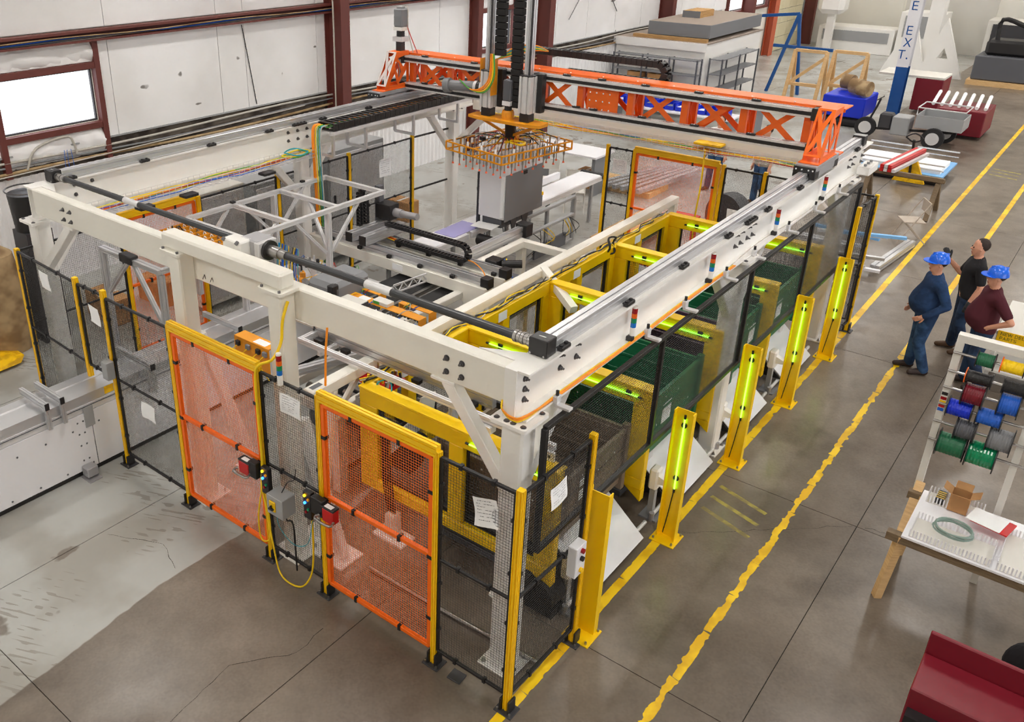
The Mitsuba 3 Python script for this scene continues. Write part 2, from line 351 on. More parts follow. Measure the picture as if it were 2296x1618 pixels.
WIN = [(1.9, 3.62, 2.66, 3.54), (14.72, 16.3, 2.62, 3.52), (31.6, 35.9, 2.2, 4.9), (-5.5, -3.8, 2.66, 3.54)]
def wall_with_holes():
    pg = sg.box(YB, 0, YF, ZC)
    for a, b, c, d in WIN: pg = pg.difference(sg.box(a, c, b, d))
    return pg
w = MB(); w.prism(wall_with_holes(), t_, (XW, 0, 0), ((0, 1, 0), (0, 0, 1), (-1, 0, 0))); struct(w.build('wall_left', 'far_wall'))
# quilted insulation panels with seams, above z = 2.36; white corrugated sheet below 2.0; dusty gap with pipes between
seam = [-9, -5.6, -3.7, -0.6, 1.62, 3.95, 6.3, 6.95, 8.9, 9.7, 11.5, 13.1, 14.3, 16.6, 17.3, 18.6, 20.4, 22.2, 24, 25.6, 27.2, 28.8, 30.2, 31.4]
for a, b in zip(seam[:-1], seam[1:]):
    for z0, z1 in ((2.36, 3.98), (4.2, 5.6), (5.62, 7.5)):
        pg = sg.box(a + .006, z0, b - .006, z1)
        for q in WIN: pg = pg.difference(sg.box(q[0] - .09, q[2] - .55, q[1] + .09, q[3] + .12))
        for g in ([pg] if pg.geom_type == 'Polygon' else list(pg.geoms)):
            if g.area > 0.02: obj('panel', MB().prism(g, 0.05, (XW + .06, 0, 0), ((0, 1, 0), (0, 0, 1), (-1, 0, 0))).done(), 'insulation', 'wall_left')
def bulge(y0, y1, z0, z1, d):      # a sagging strip of insulation
    k, q = 24, 7; Y, Z = np.meshgrid(np.linspace(y0, y1, k), np.linspace(z0, z1, q), indexing='ij'); u = (Z - z0) / (z1 - z0)
    X = XW + .03 + d * np.sin(PI * u) * (0.75 + 0.35 * np.sin(Y * 5.3 + u * 2)) + 0.015 * np.sin(Y * 21 + u * 5)
    v = np.stack([X, Y, Z], -1).reshape(-1, 3); I, J = np.meshgrid(np.arange(k - 1), np.arange(q - 1), indexing='ij'); a = I * q + J
    obj('loose_insulation', (v, np.stack([a, a + q, a + q + 1, a + 1], -1).reshape(-1, 4)), 'insulation', 'wall_left', smooth=True)
for (a, b, c, d) in WIN[:2]: bulge(a - .05, b + .05, d + .1, 4.0, .09); bulge(a - .05, b + .05, c - .55, c - .1, .1)
m = MB().box(XW + .005, XW + .02, YB, 31, 1.9, 2.4); obj('dusty_gap', m.done(), 'dust_dark', 'wall_left')
m = MB(); yy = np.arange(YB, 31.0, 0.152)
prof = []
for y in yy: prof += [(y, .02), (y + .05, .045), (y + .1, .045), (y + .15, .02)]
prof = np.array(prof); k = len(prof); v = np.vstack([np.c_[XW + prof[:, 1], prof[:, 0], np.zeros(k)], np.c_[XW + prof[:, 1], prof[:, 0], np.full(k, 1.98)]]); i = np.arange(k - 1)
obj('corrugated_sheet', (v, np.vstack([np.stack([i, i + 1, i + 1 + k], 1), np.stack([i, i + 1 + k, i + k], 1)])), 'corrugated', 'wall_left')
m = MB().box(XW + .06, XW + .075, YB, 31, 2.33, 2.36); obj('bottom_trim', m.done(), 'grey_paint', 'wall_left')
for z, r, mm in ((2.26, .022, 'cable_grey'), (2.16, .018, 'grey_mid'), (2.06, .025, 'sack')):
    obj('pipe', MB().tube([(XW + .11, y, z + .035 * math.sin(y * .8 + z * 9)) for y in np.arange(YB, 31, .8)], r, 6).done(), mm, 'wall_left', smooth=True)
obj('cable', MB().tube([(XW + .14, y, 2.05 + .012 * (y - 1.2) ** 1.2 if y > 1.2 else 2.05) for y in np.arange(1.2, 9, .6)], .012, 5).done(), 'cable_grey', 'wall_left')
obj('conduit_loop', MB().tube([(XW + .12, 2.15, 2.1), (XW + .14, 2.35, 2.42), (XW + .14, 2.9, 2.52), (XW + .14, 3.02, 2.38), (XW + .14, 3.05, 2.2)], .022, 6, smooth=5).done(), 'cable_grey', 'wall_left', smooth=True)
for dy in (.0, .05, .12): obj('blue_wire', MB().tube([(XW + .16, 2.82 + dy, 2.3), (XW + .2, 2.78 + dy * 1.3, 2.0), (XW + .17, 2.86 + dy, 1.75)], .006, 4, smooth=4).done(), 'cable_blue', 'wall_left')
for y, z0, z1 in ((7.02, 2.4, 3.95),): obj('hanging_wire', MB().tube([(XW + .07, y - .12, z1), (XW + .075, y, (z0 + z1) / 2), (XW + .07, y + .12, z0)], .009, 4, smooth=4).done(), 'black', 'wall_left')
def tri(nm, mb, m='red_steel'): return struct(mb.build(nm, m))
# girt: a red channel with cables lying in it
n_ = [0]
def trim(mb, m='red_steel'): n_[0] += 1; return tri('trim_%d' % n_[0], mb, m)
g = MB().box(XW + .06, XW + .24, YB, 31.4, 4.165, 4.185).box(XW + .06, XW + .24, YB, 31.4, 4.0, 4.02).box(XW + .225, XW + .24, YB, 31.4, 4.0, 4.035).box(XW + .06, XW + .075, YB, 31.4, 4.0, 4.185).box(XW + .225, XW + .24, YB, 31.4, 4.145, 4.185)
kg = trim(g)
for k in range(4): obj('cable', MB().tube([(XW + .1 + .035 * k, y, 4.03 + .02 * k + .015 * math.sin(y * 1.7 + k)) for y in np.arange(YB, 31, .7)], .011, 4).done(), ['cable_grey', 'grey_mid', 'cable_blue', 'sack'][k], kg)
def column(y, m='red_steel', d=.42, fw=.2, x=XW + .06):
    c = MB().box(x + d - .02, x + d, y - fw / 2, y + fw / 2, 0, ZC).box(x, x + .02, y - fw / 2, y + fw / 2, 0, ZC).box(x + .02, x + d - .02, y - .008, y + .008, 0, ZC)
    return trim(c, m)
kc = column(9.28, fw=.26, d=.5); obj('conduit', MB().tube([(XW + .3, 9.12, 4.6), (XW + .36, 9.12, 4.15), (XW + .36, 9.12, 2.0), (XW + .36, 9.12, 0.4)], .018, 6, smooth=4).done(), 'cable_grey', kc)
for y in (17.55, 25.5, 33.2, 41.35): column(y, fw=.26, d=.5)
column(14.42, fw=.2, d=.3); column(-6.9)
column(36.55, m=mat('column_orange', srgb(186, 92, 62), 0.5), fw=.5, d=.3)
# windows: frame, pane; jambs of red steel
for k, (a, b, c, d) in enumerate(WIN):
    nm = 'window_%d' % (k + 1); fr = MB()
    for (p0, p1) in (((a, c), (b, c)), ((a, d), (b, d)), ((a, c), (a, d)), ((b, c), (b, d))):
        fr.bar((XW - .04, p0[0], p0[1]), (XW - .04, p1[0], p1[1]), .05, .05, up=(1, 0, 0), ext=.02)
    struct(fr.build(nm, 'charcoal'))
    obj('pane', (np.array([[XW - .05, a, c], [XW - .05, b, c], [XW - .05, b, d], [XW - .05, a, d]]), np.array([[0, 1, 2], [0, 2, 3]])), 'glass', nm)
    j = MB()
    for y in (a - .06, b + .06): j.box(XW + .0, XW + .13, y - .05, y + .05, (2.0 if k < 2 else c - .1), (4.0 if k < 2 else d + .1))
    for z in (c - .06, d + .06): j.box(XW - .0, XW + .12, a - .01, b + .01, z - .05, z + .05)
    trim(j)
# X-bracing rods
obj('brace_rod', MB().tube([(XW + .1, 19.0, 6.2), (XW + .1, 22.2, 3.0)], .012, 5).tube([(XW + .12, 22.4, 6.2), (XW + .12, 19.2, 3.0)], .012, 5).done(), 'steel_dark', 'wall_left')
# far wall with pale panels, sectional door in the left wall beside it
struct(MB().box(XW - .3, XR + .3, YF, YF + .3, 0, ZC).build('wall_back', 'far_wall'))
for k, (x0, x1) in enumerate(((-10.9, -7.1), (-7.0, -3.4), (-3.2, 0.6), (0.7, 4.2), (4.3, 8.4))): obj('panel', MB().box(x0, x1, YF - .05, YF, 0.02, 2.5).done(), 'offwhite' if k % 2 else 'far_wall', 'wall_back')
d = MB().box(XW + .0, XW + .03, 37.2, 41.0, 0.02, 4.2); mat('door_cream', srgb(214, 206, 176), 0.5)
struct(d.build('door_1', 'grey_mid'))
for i in range(7):
    for j in range(4): obj('panel', MB().box(XW + .03, XW + .05, 37.22 + j * .945, 37.22 + j * .945 + .93, .03 + i * .6, .03 + i * .6 + .585, c=.004).done(), 'door_cream', 'door_1')
obj('track', MB().bar((XW + .08, 37.15, 0), (XW + .08, 37.15, 4.3), .05).bar((XW + .08, 41.02, 0), (XW + .08, 41.02, 4.3), .05).done(), 'grey_mid', 'door_1')
# right wall with a big open dock door towards the daylight, rear wall, ceiling
pg = sg.box(YB, 0, YF, ZC).difference(sg.box(1.0, 0, 9.0, 4.6)).difference(sg.box(25.0, 0, 34.0, 4.6))
struct(MB().prism(pg, t_, (XR, 0, 0), ((0, 1, 0), (0, 0, 1), (1, 0, 0))).build('wall_right', 'far_wall'))
struct(MB().box(XW - .3, XR + .3, YB - .3, YB, 0, ZC).build('wall_front', 'far_wall'))
struct(MB().box(XW - .3, XR + .3, YB - .3, YF + .3, ZC, ZC + .2).build('ceiling', 'far_wall'))
for x in LAMPS_X:
    for y in LAMPS_Y:
        k = thing('ceiling_lamp', 'long white high-bay lamp hanging under the hall ceiling', 'lamp', 'high-bay lamps')
        obj('housing', MB().box(x - .22, x + .22, y - .75, y + .75, LAMP_Z, LAMP_Z + .08).done(), 'white', k)
        obj('tube_panel', (np.array([[x - .2, y - .73, LAMP_Z - .005], [x - .2, y + .73, LAMP_Z - .005], [x + .2, y + .73, LAMP_Z - .005], [x + .2, y - .73, LAMP_Z - .005]]), np.array([[0, 1, 2], [0, 2, 3]])), 'white', k, emitter={'type': 'area', 'radiance': {'type': 'rgb', 'value': list(LAMP)}})

# ================================================================ machine frame: beams on posts, rails, drive shaft
XR_, XL_ = -0.31, -7.42
fr = thing('machine_frame', 'big white steel frame of beams on square posts that carries the overhead gantry', 'machine frame')
def bolts(pts, n, r=.018, d=.03, nm='bolt', parent=None, m='steel_dark'):
    for p in pts:
        p = np.array(p, float); q = np.array(n, float)
        obj(nm, MB().cyl(p, p + q * .004, r * 1.5, 12).cyl(p + q * .004, p + q * (.004 + d * .6), r, 6).cyl(p, p + q * d * 1.4, r * .5, 8).done(), m, parent or fr)
for x, nm in ((XR_, 'beam'), (XL_, 'beam')):
    b = MB().ibeam((x, .34, 2.74), (x, 9.45, 2.74), .41, .21, .02, .014); k = b.build('beam', 'white', fr)
    # gusset at the near corner
    s = 1 if x == XR_ else -1
    MB().prism([(0, 0), (0, .16), (.34, 0)] if s > 0 else [(0, 0), (-.34, 0), (0, .16)], .02, (x - s * .1, .47, 2.924), ((-1, 0, 0), (0, 1, 0), (0, 0, 1))).build('gusset', 'white', fr)
obj('end_plate', MB().box(XR_ - .1, XR_ + .005, .325, .345, 2.53, 2.945).done(), 'white', fr)
# front beam (tube), far beam
MB().box(XL_ + .11, XR_ - .0, .335, .465, 2.625, 2.944, c=.012).build('front_beam', 'white_warm', fr)
MB().box(XL_ + .1, XR_ - .1, 9.33, 9.45, 2.46, 2.70, c=.01).build('far_beam', 'white_warm', fr)
for c0 in (-.96, -6.62): bolts([(c0 + dx, .335, z) for dx in (0, .15) for z in (2.83, 2.71)], (0, -1, 0))
bolts([(XR_ + .007, .44, z) for z in (2.84, 2.75, 2.66)] + [(XR_ + .007, y, z) for y in (.95, 1.2) for z in (2.84, 2.72)], (1, 0, 0))
bolts([(XR_ + .007, y, z) for y in (4.55, 4.7, 4.9, 5.05) for z in (2.84, 2.71)] + [(XR_ + .007, y, z) for y in (8.7, 8.9) for z in (2.82, 2.71)] + [(XR_ + .007, 9.35, z) for z in (2.84, 2.75, 2.66)], (1, 0, 0))
bolts([(XL_ + .007, y, z) for y in (.95, 1.2, 4.6, 4.8, 5.0, 8.4, 8.6) for z in (2.84, 2.71)], (1, 0, 0))
def post(x, y, top, w=.2, cap=True, base=True, nm='post', m='white'):
    obj(nm, MB().box(x - w / 2, x + w / 2, y - w / 2, y + w / 2, .02, top - .03, c=.018).done(), m, fr)
    if base:
        k = obj('base_plate', MB().box(x - .17, x + .17, y - .17, y + .17, 0, .022, c=.004).done(), m, fr)
        for a in (-.13, .13):
            for b in (-.13, .13): obj('anchor_bolt', MB().cyl((x + a, y + b, .022), (x + a, y + b, .06), .012, 6).cyl((x + a, y + b, .022), (x + a, y + b, .03), .024, 8).done(), 'steel', k)
    if cap:
        k = obj('cap_plate', MB().prism(sg.box(x - .165, y - .175, x + .165, y + .175).buffer(-.03).buffer(.03), .03, (0, 0, top - .03)).done(), m, fr)
        for a in (-.12, -.03, .03, .12)[::1 if x > -1 else 3]:
            for b in (-.13, .13): obj('cap_bolt', MB().cyl((x + a, y + b, top), (x + a, y + b, top + .012), .016, 6).cyl((x + a, y + b, top), (x + a, y + b, top + .004), .024, 12).done(), 'steel_dark', k)
for y in (.41, 4.8, 8.78):
    post(-.31, y, 2.53); post(-7.42, y + (.0 if y < 1 else .05), 2.53)
# knee braces between posts and beams
def brace(a, b, w=.11, foot=True):
    obj('brace', MB().bar(a, b, w, w, c=.008).done(), 'white', fr)
    if foot:
        for p in (a, b): pass
brace((-.98, .4, 2.61), (-.36, .4, 1.82)); obj('brace_pad', MB().box(-1.12, -.88, .33, .47, 2.595, 2.625, c=.005).done(), 'white', fr)
brace((-6.6, .4, 2.61), (-7.36, .4, 1.9)); obj('brace_pad', MB().box(-6.72, -6.48, .33, .47, 2.595, 2.625, c=.005).done(), 'white', fr)
for x in (XR_, XL_):
    for y, s in ((4.8, -1), (4.8, 1), (8.78, -1), (.41, 1)): brace((x, y + s * .66, 2.53), (x, y + s * .06, 1.83))
brace((-6.7, 8.83, 2.46), (-7.36, 8.83, 1.85)); brace((-.95, 8.78, 2.46), (-.36, 8.78, 1.85))
# portal over the conveyor, with its own posts
MB().box(-4.43, -2.68, .16, .34, 2.965, 3.12, c=.02).build('portal_beam', 'white_warm', fr)
for x in (-4.25, -2.78):
    obj('post', MB().box(x - .095, x + .095, .155, .335, .02, 2.94, c=.015).done(), 'white_warm', fr)
    k = obj('portal_plate', MB().prism(sg.box(x - .155, .1, x + .155, .35).buffer(-.03).buffer(.03), .028, (0, 0, 2.938)).done(), 'white_warm', fr)
    for a in (-.115, .115): obj('cap_bolt', MB().cyl((x + a, .13, 2.966), (x + a, .13, 2.985), .014, 6).done(), 'steel_dark', k)
    k = obj('base_plate', MB().box(x - .19, x + .19, .07, .43, 0, .022, c=.004).done(), 'white', fr)
    for a in (-.14, .14):
        for b in (.12, .38): obj('anchor_bolt', MB().cyl((x + a, b, .022), (x + a, b, .06), .012, 6).done(), 'steel', k)
# linear rails of the long axis on both beams
def rail(x, y0, y1, z=2.945, parent=fr, s=1):
    m = MB(); w, h = .105, .118
    # profile across x: flat top, a dark slot, a raised polished strip on the outboard side, a stepped flank
    pr = [(-w / 2, 0), (w / 2 + .02, 0), (w / 2 + .02, .02), (w / 2, .026), (w / 2, .07), (w / 2 - .012, .075), (w / 2 - .002, .085), (w / 2 - .002, .112), (w / 2 - .012, h), (.008, h), (.006, h - .012), (0.0, h - .012), (-.002, h + .002), (-w / 2, h + .002)]
    m.extr([(-s * a, b) for a, b in pr], (x, y0, z), (x, y1, z)); k = obj('rail', m.done(), 'alu', parent, smooth=False)
    obj('rail_slot', MB().box(x + s * .0005, x + s * .0075, y0, y1, z + h - .011, z + h - .0105).done(), 'black', k)
    return k
kr = rail(-.325, .74, 9.05, s=1); kl = rail(-7.40, .74, 9.05, s=1)
def railclamp(x, y, n, s, parent, z=2.945):
    m = MB().box(x - .028, x + .028, y - .035 * n, y + .035 * n, z, z + .035, c=.006)
    for i in range(n): m.cyl((x, y + (i - (n - 1) / 2) * .07, z + .03), (x, y + (i - (n - 1) / 2) * .07, z + .046), .017, 10)
    obj('clamp', m.done(), 'black', parent)
for y, n in ((.87, 2), (1.94, 2), (3.05, 2), (4.14, 2), (4.76, 4), (5.27, 2), (6.35, 2), (8.75, 2)): railclamp(-.238, y, n, 1, kr); railclamp(-7.31, y, n, 1, kl)
# end blocks with gearboxes, drive shaft with couplings
for x in (-.32, -7.40):
    k = obj('end_block', MB().box(x - .082, x + .082, .62, .76, 2.947, 3.092, c=.006).done(), 'black', fr)
    obj('label_strip', MB().box(x - .03, x + .03, .68, .69, 3.092, 3.0935).done(), 'paper', k)
    for a in (-.06, .06): obj('screw', MB().cyl((x + a, .62, 2.965), (x + a, .612, 2.965), .009, 8).done(), 'steel', k)
    k = obj('end_block', MB().box(x - .082, x + .082, 9.05, 9.2, 2.947, 3.085, c=.006).done(), 'black', fr)
    obj('lid', MB().box(x - .08, x + .08, 9.06, 9.19, 3.085, 3.09).done(), 'grey_paint', k)
SY, SZ = .69, 3.02
sh = obj('drive_shaft', MB().cyl((-7.12, SY, SZ), (-5.84, SY, SZ), .033, 20).cyl((-5.6, SY, SZ), (-3.9, SY, SZ), .033, 20).cyl((-3.3, SY, SZ), (-2.12, SY, SZ), .036, 20).cyl((-1.86, SY, SZ), (-.56, SY, SZ), .036, 20).done(), mat('carbon', srgb(44, 46, 50), .35), fr, smooth=40)
obj('sleeve', MB().cyl((-5.86, SY, SZ), (-5.58, SY, SZ), .037, 20).cyl((-2.14, SY, SZ), (-1.84, SY, SZ), .041, 20).done(), 'alu_soft', sh, smooth=40)
def coupling(x0, x1, r):
    m = MB(); n = 5; xs_ = np.linspace(x0, x1, n + 1)
    for i in range(n): m.cyl((xs_[i] + .003, SY, SZ), (xs_[i + 1] - .003, SY, SZ), r * (1 if i % 2 == 0 else .92), 20)
    m.cyl((x0, SY, SZ), (x1, SY, SZ), r * .8, 12); return obj('coupling', m.done(), 'steel', sh, smooth=40)
coupling(-7.31, -7.11, .047); coupling(-.57, -.405, .05)
mb = MB().box(-3.83, -3.56, .45, .62, 2.95, 3.12, c=.012); gk = obj('motor_bracket', mb.done(), 'white', fr)
for p in ((-3.8, .46, 3.125), (-3.6, .46, 3.125)): obj('bolt', MB().cyl(p, (p[0], p[1] - .03, p[2] - .02), .018, 8).done(), 'steel_dark', gk)
gb = obj('gearbox', MB().box(-3.72, -3.46, .57, .8, 2.9, 3.12, c=.012).done(), 'alu_dull', fr)
obj('gearbox_plate', MB().box(-3.5, -3.43, .565, .805, 2.9, 3.115, c=.01).done(), 'alu_soft', gb)
obj('flange', MB().cyl((-3.43, SY, SZ), (-3.4, SY, SZ), .098, 28).done(), 'black', gb, smooth=40)
obj('hub', MB().cyl((-3.41, SY, SZ), (-3.26, SY, SZ), .058, 24).cyl((-3.27, SY, SZ), (-3.17, SY, SZ), .046, 24).done(), 'steel', gb, smooth=40)
obj('motor', MB().box(-3.7, -3.5, .58, .78, 2.5, 2.9, c=.02).done(), 'grey_mid', gb)
for k in range(4): obj('hook', MB().tube([(-4 + k * .12, .34, 2.66), (-4 + k * .12, .325, 2.72), (-4 + k * .12, .3, 2.68)], .004, 4).done(), 'black', fr) if k < 2 else None
# orange cable loops that leave the beam, hose along the lower flange
for i, (dx, mm) in enumerate(((0, 'cable_yellow'), (.012, 'cable_orange'), (.024, 'cable_orange'))):
    obj('cable', MB().tube([(-.42, .33, 2.66 - dx), (-.4, .3, 2.6), (-.3, .29, 2.548 + dx), (-.22, .36, 2.562 + dx), (-.235 + dx, .9, 2.56), (-.225 + dx, 2.0, 2.555), (-.235 + dx, 3.1, 2.56), (-.23 + dx, 4.4, 2.556)], .008, 5, smooth=6).done(), mm, fr, smooth=True)
obj('cable', MB().tube([(-.25 + .03 * math.sin(y * 2.1), y, 2.556) for y in np.arange(4.2, 9.2, .25)], .006, 5).done(), 'cable_grey', fr)
# stack lights clipped to the beam's web and their small brackets; sensors on the lower flange
LENS = (('lens_red', .055), ('lens_amber', .05), ('lens_green', .05), ('lens_blue', .05))
def stack_light(x, y, z, label, group=None, r=.026, h=.1, n=1.0):
    k = thing('stack_light', label, 'signal light', group)
    z1 = z + h; obj('stem', MB().cyl((x, y, z), (x, y, z1), r, 14).done(), 'white', k, smooth=40)
    for mm, hh in LENS[::-1]:
        obj('lens', MB().cyl((x, y, z1), (x, y, z1 + hh * n), r * 1.02, 14).done(), mm, k, smooth=40); z1 += hh * n
    obj('cap', MB().cyl((x, y, z1), (x, y, z1 + .018), r, 14).done(), 'white', k, smooth=40); return k
ordn = ('nearest the black gearbox corner', 'second from the near corner', 'third from the near corner', 'fourth, farthest along')
for i, y in enumerate((2.08, 3.79, 5.67, 7.43)):
    k = stack_light(-.235, y, 2.59, 'red amber green blue stack light on the white right beam, ' + ordn[i], n=.9, r=.024, h=.09)
    obj('clip', MB().box(-.27, -.21, y - .05, y - .0, 2.555, 2.6, c=.004).done(), 'black', k)
for y in (.75, 2.3, 3.1, 4.1, 4.9, 6.0, 7.0, 8.0):
    k = obj('sensor_bracket', MB().box(-.2, -.06, y - .03, y + .03, 2.505, 2.53, c=.004).box(-.21, -.17, y - .035, y + .035, 2.53, 2.6, c=.004).done(), 'alu_soft', fr)
    obj('sensor', MB().cyl((-.19, y, 2.6), (-.19, y, 2.64), .014, 8).done(), 'black', k)
k = thing('junction_box', 'white junction box on the far end of the right beam', 'junction box'); obj('body', MB().box(-.24, -.06, 8.95, 9.4, 2.56, 2.68, c=.012).done(), 'white', k)
for y in (9.02, 9.18, 9.32): obj('gland', MB().cyl((-.15, y, 2.68), (-.15, y, 2.71), .02, 8).done(), 'grey_mid', k)

# ================================================================ gantry bridge
GY = 7.40
gt = thing('gantry_bridge', 'orange truss gantry bridge with two aluminium rails spanning the white frame', 'gantry')
def grail(z, x0=-7.42, x1=-.56):
    m = MB().extr([(-.06, -.055), (.06, -.055), (.06, .055), (-.06, .055)], (x0, GY + .06, z), (x1, GY + .06, z)); k = obj('guide_rail', m.done(), 'alu_soft', gt)
    obj('belt_band', MB().box(x0, x1, GY - .004, GY + .002, z - .026, z + .022).done(), 'black', k)
    for a in (-.042, .042): obj('groove', MB().box(x0, x1, GY + .02 + a * .5 + .04, GY + .026 + a * .5 + .04, z + .055, z + .057).done(), 'grey_dark', k)
    for x in (x1,): obj('end_block', MB().box(x, x + .1, GY - .03, GY + .13, z - .08, z + .075, c=.006).done(), 'black', k)
    obj('end_block', MB().box(x0 - .09, x0, GY - .03, GY + .13, z - .08, z + .075, c=.006).done(), 'black', k)
    return k
kA, kB = grail(3.635), grail(3.18)
for z, k, xs_ in ((3.635, kA, (-7.0, -5.95, -4.2, -3.6, -2.9, -2.1, -1.3)), (3.18, kB, (-7.0, -4.0, -3.7, -2.9, -2.1, -1.3, -6.0))):
    for x in xs_:
        m = MB().box(x - .06, x + .06, GY + .03, GY + .075, z + .056, z + .085, c=.004)
        kk = obj('clamp', m.done(), 'black', k)
        for a in (-.03, .0): obj('screw', MB().cyl((x + a, GY + .035, z + .085), (x + a, GY + .035, z + .092), .009, 8).done(), 'paper', kk)
# truss of orange plate: chords, X panels, verticals, front and back planes
GOR = 'gantry_orange'
obj('top_plate', MB().box(-7.5, -.2, GY + .12, GY + .46, 3.71, 3.725).box(-7.5, -.2, GY + .12, GY + .135, 3.68, 3.725).done(), GOR, gt)
obj('bottom_plate', MB().box(-7.5, -.2, GY + .12, GY + .46, 3.1, 3.115).done(), GOR, gt)
for i in range(12): obj('top_screw', MB().cyl((-7 + i * .56, GY + .16, 3.725), (-7 + i * .56, GY + .16, 3.735), .012, 8).done(), 'paper', gt)
nb = 8; xb = np.linspace(-7.35, -.62, nb + 1)
for yy, back in ((GY + .135, 0), (GY + .44, 1)):
    for i in range(nb):
        a, b = xb[i] + .09, xb[i + 1] - .05
        if i == 4 and not back:
            k = obj('gusset_panel', MB().box(xb[i] + .12, xb[i + 1] - .2, yy - .01, yy + .003, 3.12, 3.70).done(), GOR, gt)
            for u in range(4):
                for v in range(4): obj('rivet', MB().cyl((xb[i] + .17 + u * .11, yy - .01, 3.25 + v * .12), (xb[i] + .17 + u * .11, yy - .016, 3.25 + v * .12), .012, 8).done(), 'paper', k)
            continue
        if back and i % 2: continue
        cx_, cz = (a + b) / 2, 3.41
        x_ = MB().bar((a, yy, 3.12), (b, yy, 3.7), .012, .07, up=(0, 1, 0) if False else (0, 0, 1)) if False else MB()
        for s in (1, -1):
            d = np.array([b - a, 0.58 * s]); L = np.linalg.norm(d); d /= L; nn = np.array([-d[1], d[0]]) * .038; c0 = np.array([cx_, cz])
            x_.prism([tuple(c0 - d * L / 2 - nn), tuple(c0 + d * L / 2 - nn), tuple(c0 + d * L / 2 + nn), tuple(c0 - d * L / 2 + nn)], .01, (0, yy + .0035 * s, 0), ((1, 0, 0), (0, 0, 1), (0, 1, 0)))
        x_.prism([(cx_ - .07, cz), (cx_, cz - .06), (cx_ + .07, cz), (cx_, cz + .06)], .012, (0, yy - .001, 0), ((1, 0, 0), (0, 0, 1), (0, 1, 0)))
        obj('cross_brace', x_.done(), GOR, gt)
    for i in range(nb + 1):
        obj('upright', MB().box(xb[i] - .055, xb[i] + .03, yy - .006, yy + .006, 3.1, 3.71).box(xb[i] + .03, xb[i] + .042, yy - .006, yy + .06, 3.1, 3.71).done(), GOR, gt)
for i in range(nb + 1):
    x_ = MB().bar((xb[i] - .01, GY + .14, 3.13), (xb[i] - .01, GY + .44, 3.69), .05, .01).bar((xb[i] - .01, GY + .14, 3.69), (xb[i] - .01, GY + .44, 3.13), .05, .01); obj('diaphragm', x_.done(), GOR, gt)
# end towers
def tower(x, s):
    w = .21; x0, x1 = x - w / 2, x + w / 2; yA, yB, yC, zt, zb = 6.88, 7.17, 7.5, 3.765, 3.16
    k = obj('end_tower', MB().box(x0 - .02, x1 + .02, yA - .1, yC + .02, zb - .012, zb, c=.003).box(x0, x1, yB, yC, zt - .012, zt).done(), GOR, gt)
    side = sg.Polygon([(yA, zb), (yC, zb), (yC, zt), (yB, zt), (yA, zb + .06)])
    for c in ([(yA + .1, zb + .06), (yC - .3, zb + .06), (yA + .22, zb + .33)], [(yC - .28, zb + .07), (yC - .06, zb + .07), (yC - .06, zb + .3)], [(yB + .02, zt - .1), (yC - .07, zt - .07), (yC - .07, zb + .42), (yC - .14, zb + .34)], [(yB - .03, zt - .15), (yB + .06, zt - .18), (yC - .2, zb + .26), (yC - .27, zb + .16), (yA + .25, zb + .36)]):
        side = side.difference(sg.Polygon(c).buffer(0))
    for xx in (x0, x1 - .012): obj('side_plate', MB().prism(side if side.geom_type == 'Polygon' else max(side.geoms, key=lambda q: q.area), .012, (xx, 0, 0), ((0, 1, 0), (0, 0, 1), (1, 0, 0))).done(), GOR, k)
    # sloping front plate with two cut X's
    L = math.hypot(yB - yA, zt - zb - .06); u = np.array([0, (yB - yA) / L, (zt - zb - .06) / L]); pl = sg.box(0, 0, w, L)
    h = L / 3
    pl = pl.difference(sg.Polygon([(.04, h * .12), (w - .04, h * .12), (w / 2, h * .95)])).difference(sg.Polygon([(.04, L - h * .12), (w - .04, L - h * .12), (w / 2, L - h * .95)]))
    for sx in (0, 1):
        q = [(.025, h * .55), (.025, L - h * .55), (.085, L / 2)]; q = q if sx == 0 else [(w - a, b) for a, b in q]; pl = pl.difference(sg.Polygon(q))
    obj('front_plate', MB().prism(pl, .012, (x0, yA, zb + .06), ((1, 0, 0), tuple(u), tuple(np.cross([1, 0, 0], u)))).done(), mat('tower_white', srgb(222, 214, 212), .45) if s < 0 else 'orange', k)
    # carriage on the rail
    c = obj('carriage', MB().box(x - .13, x + .13, 6.7, 7.62, 3.085, 3.148, c=.004).done(), 'alu_dull', gt)
    for y in (6.72, 7.5): obj('bearing_block', MB().box(x - .135, x - .06, y - .04, y + .12, 3.0, 3.085, c=.005).box(x + .06, x + .135, y - .04, y + .12, 2.985, 3.085, c=.005).box(x - .13, x + .13, y - .045, y - .03, 3.06, 3.13).done(), 'black', c)
    for a in (-.1, -.03, .05, .1): obj('screw', MB().cyl((x + a, 6.675, 3.1), (x + a, 6.668, 3.1), .01, 8).done(), 'paper', c)
    obj('side_skirt', MB().box(x + .13 * s - .003, x + .13 * s + .003, 6.75, 7.6, 3.0, 3.1).done(), 'alu_dull', c)
tower(-.32, 1); tower(-7.5, -1)
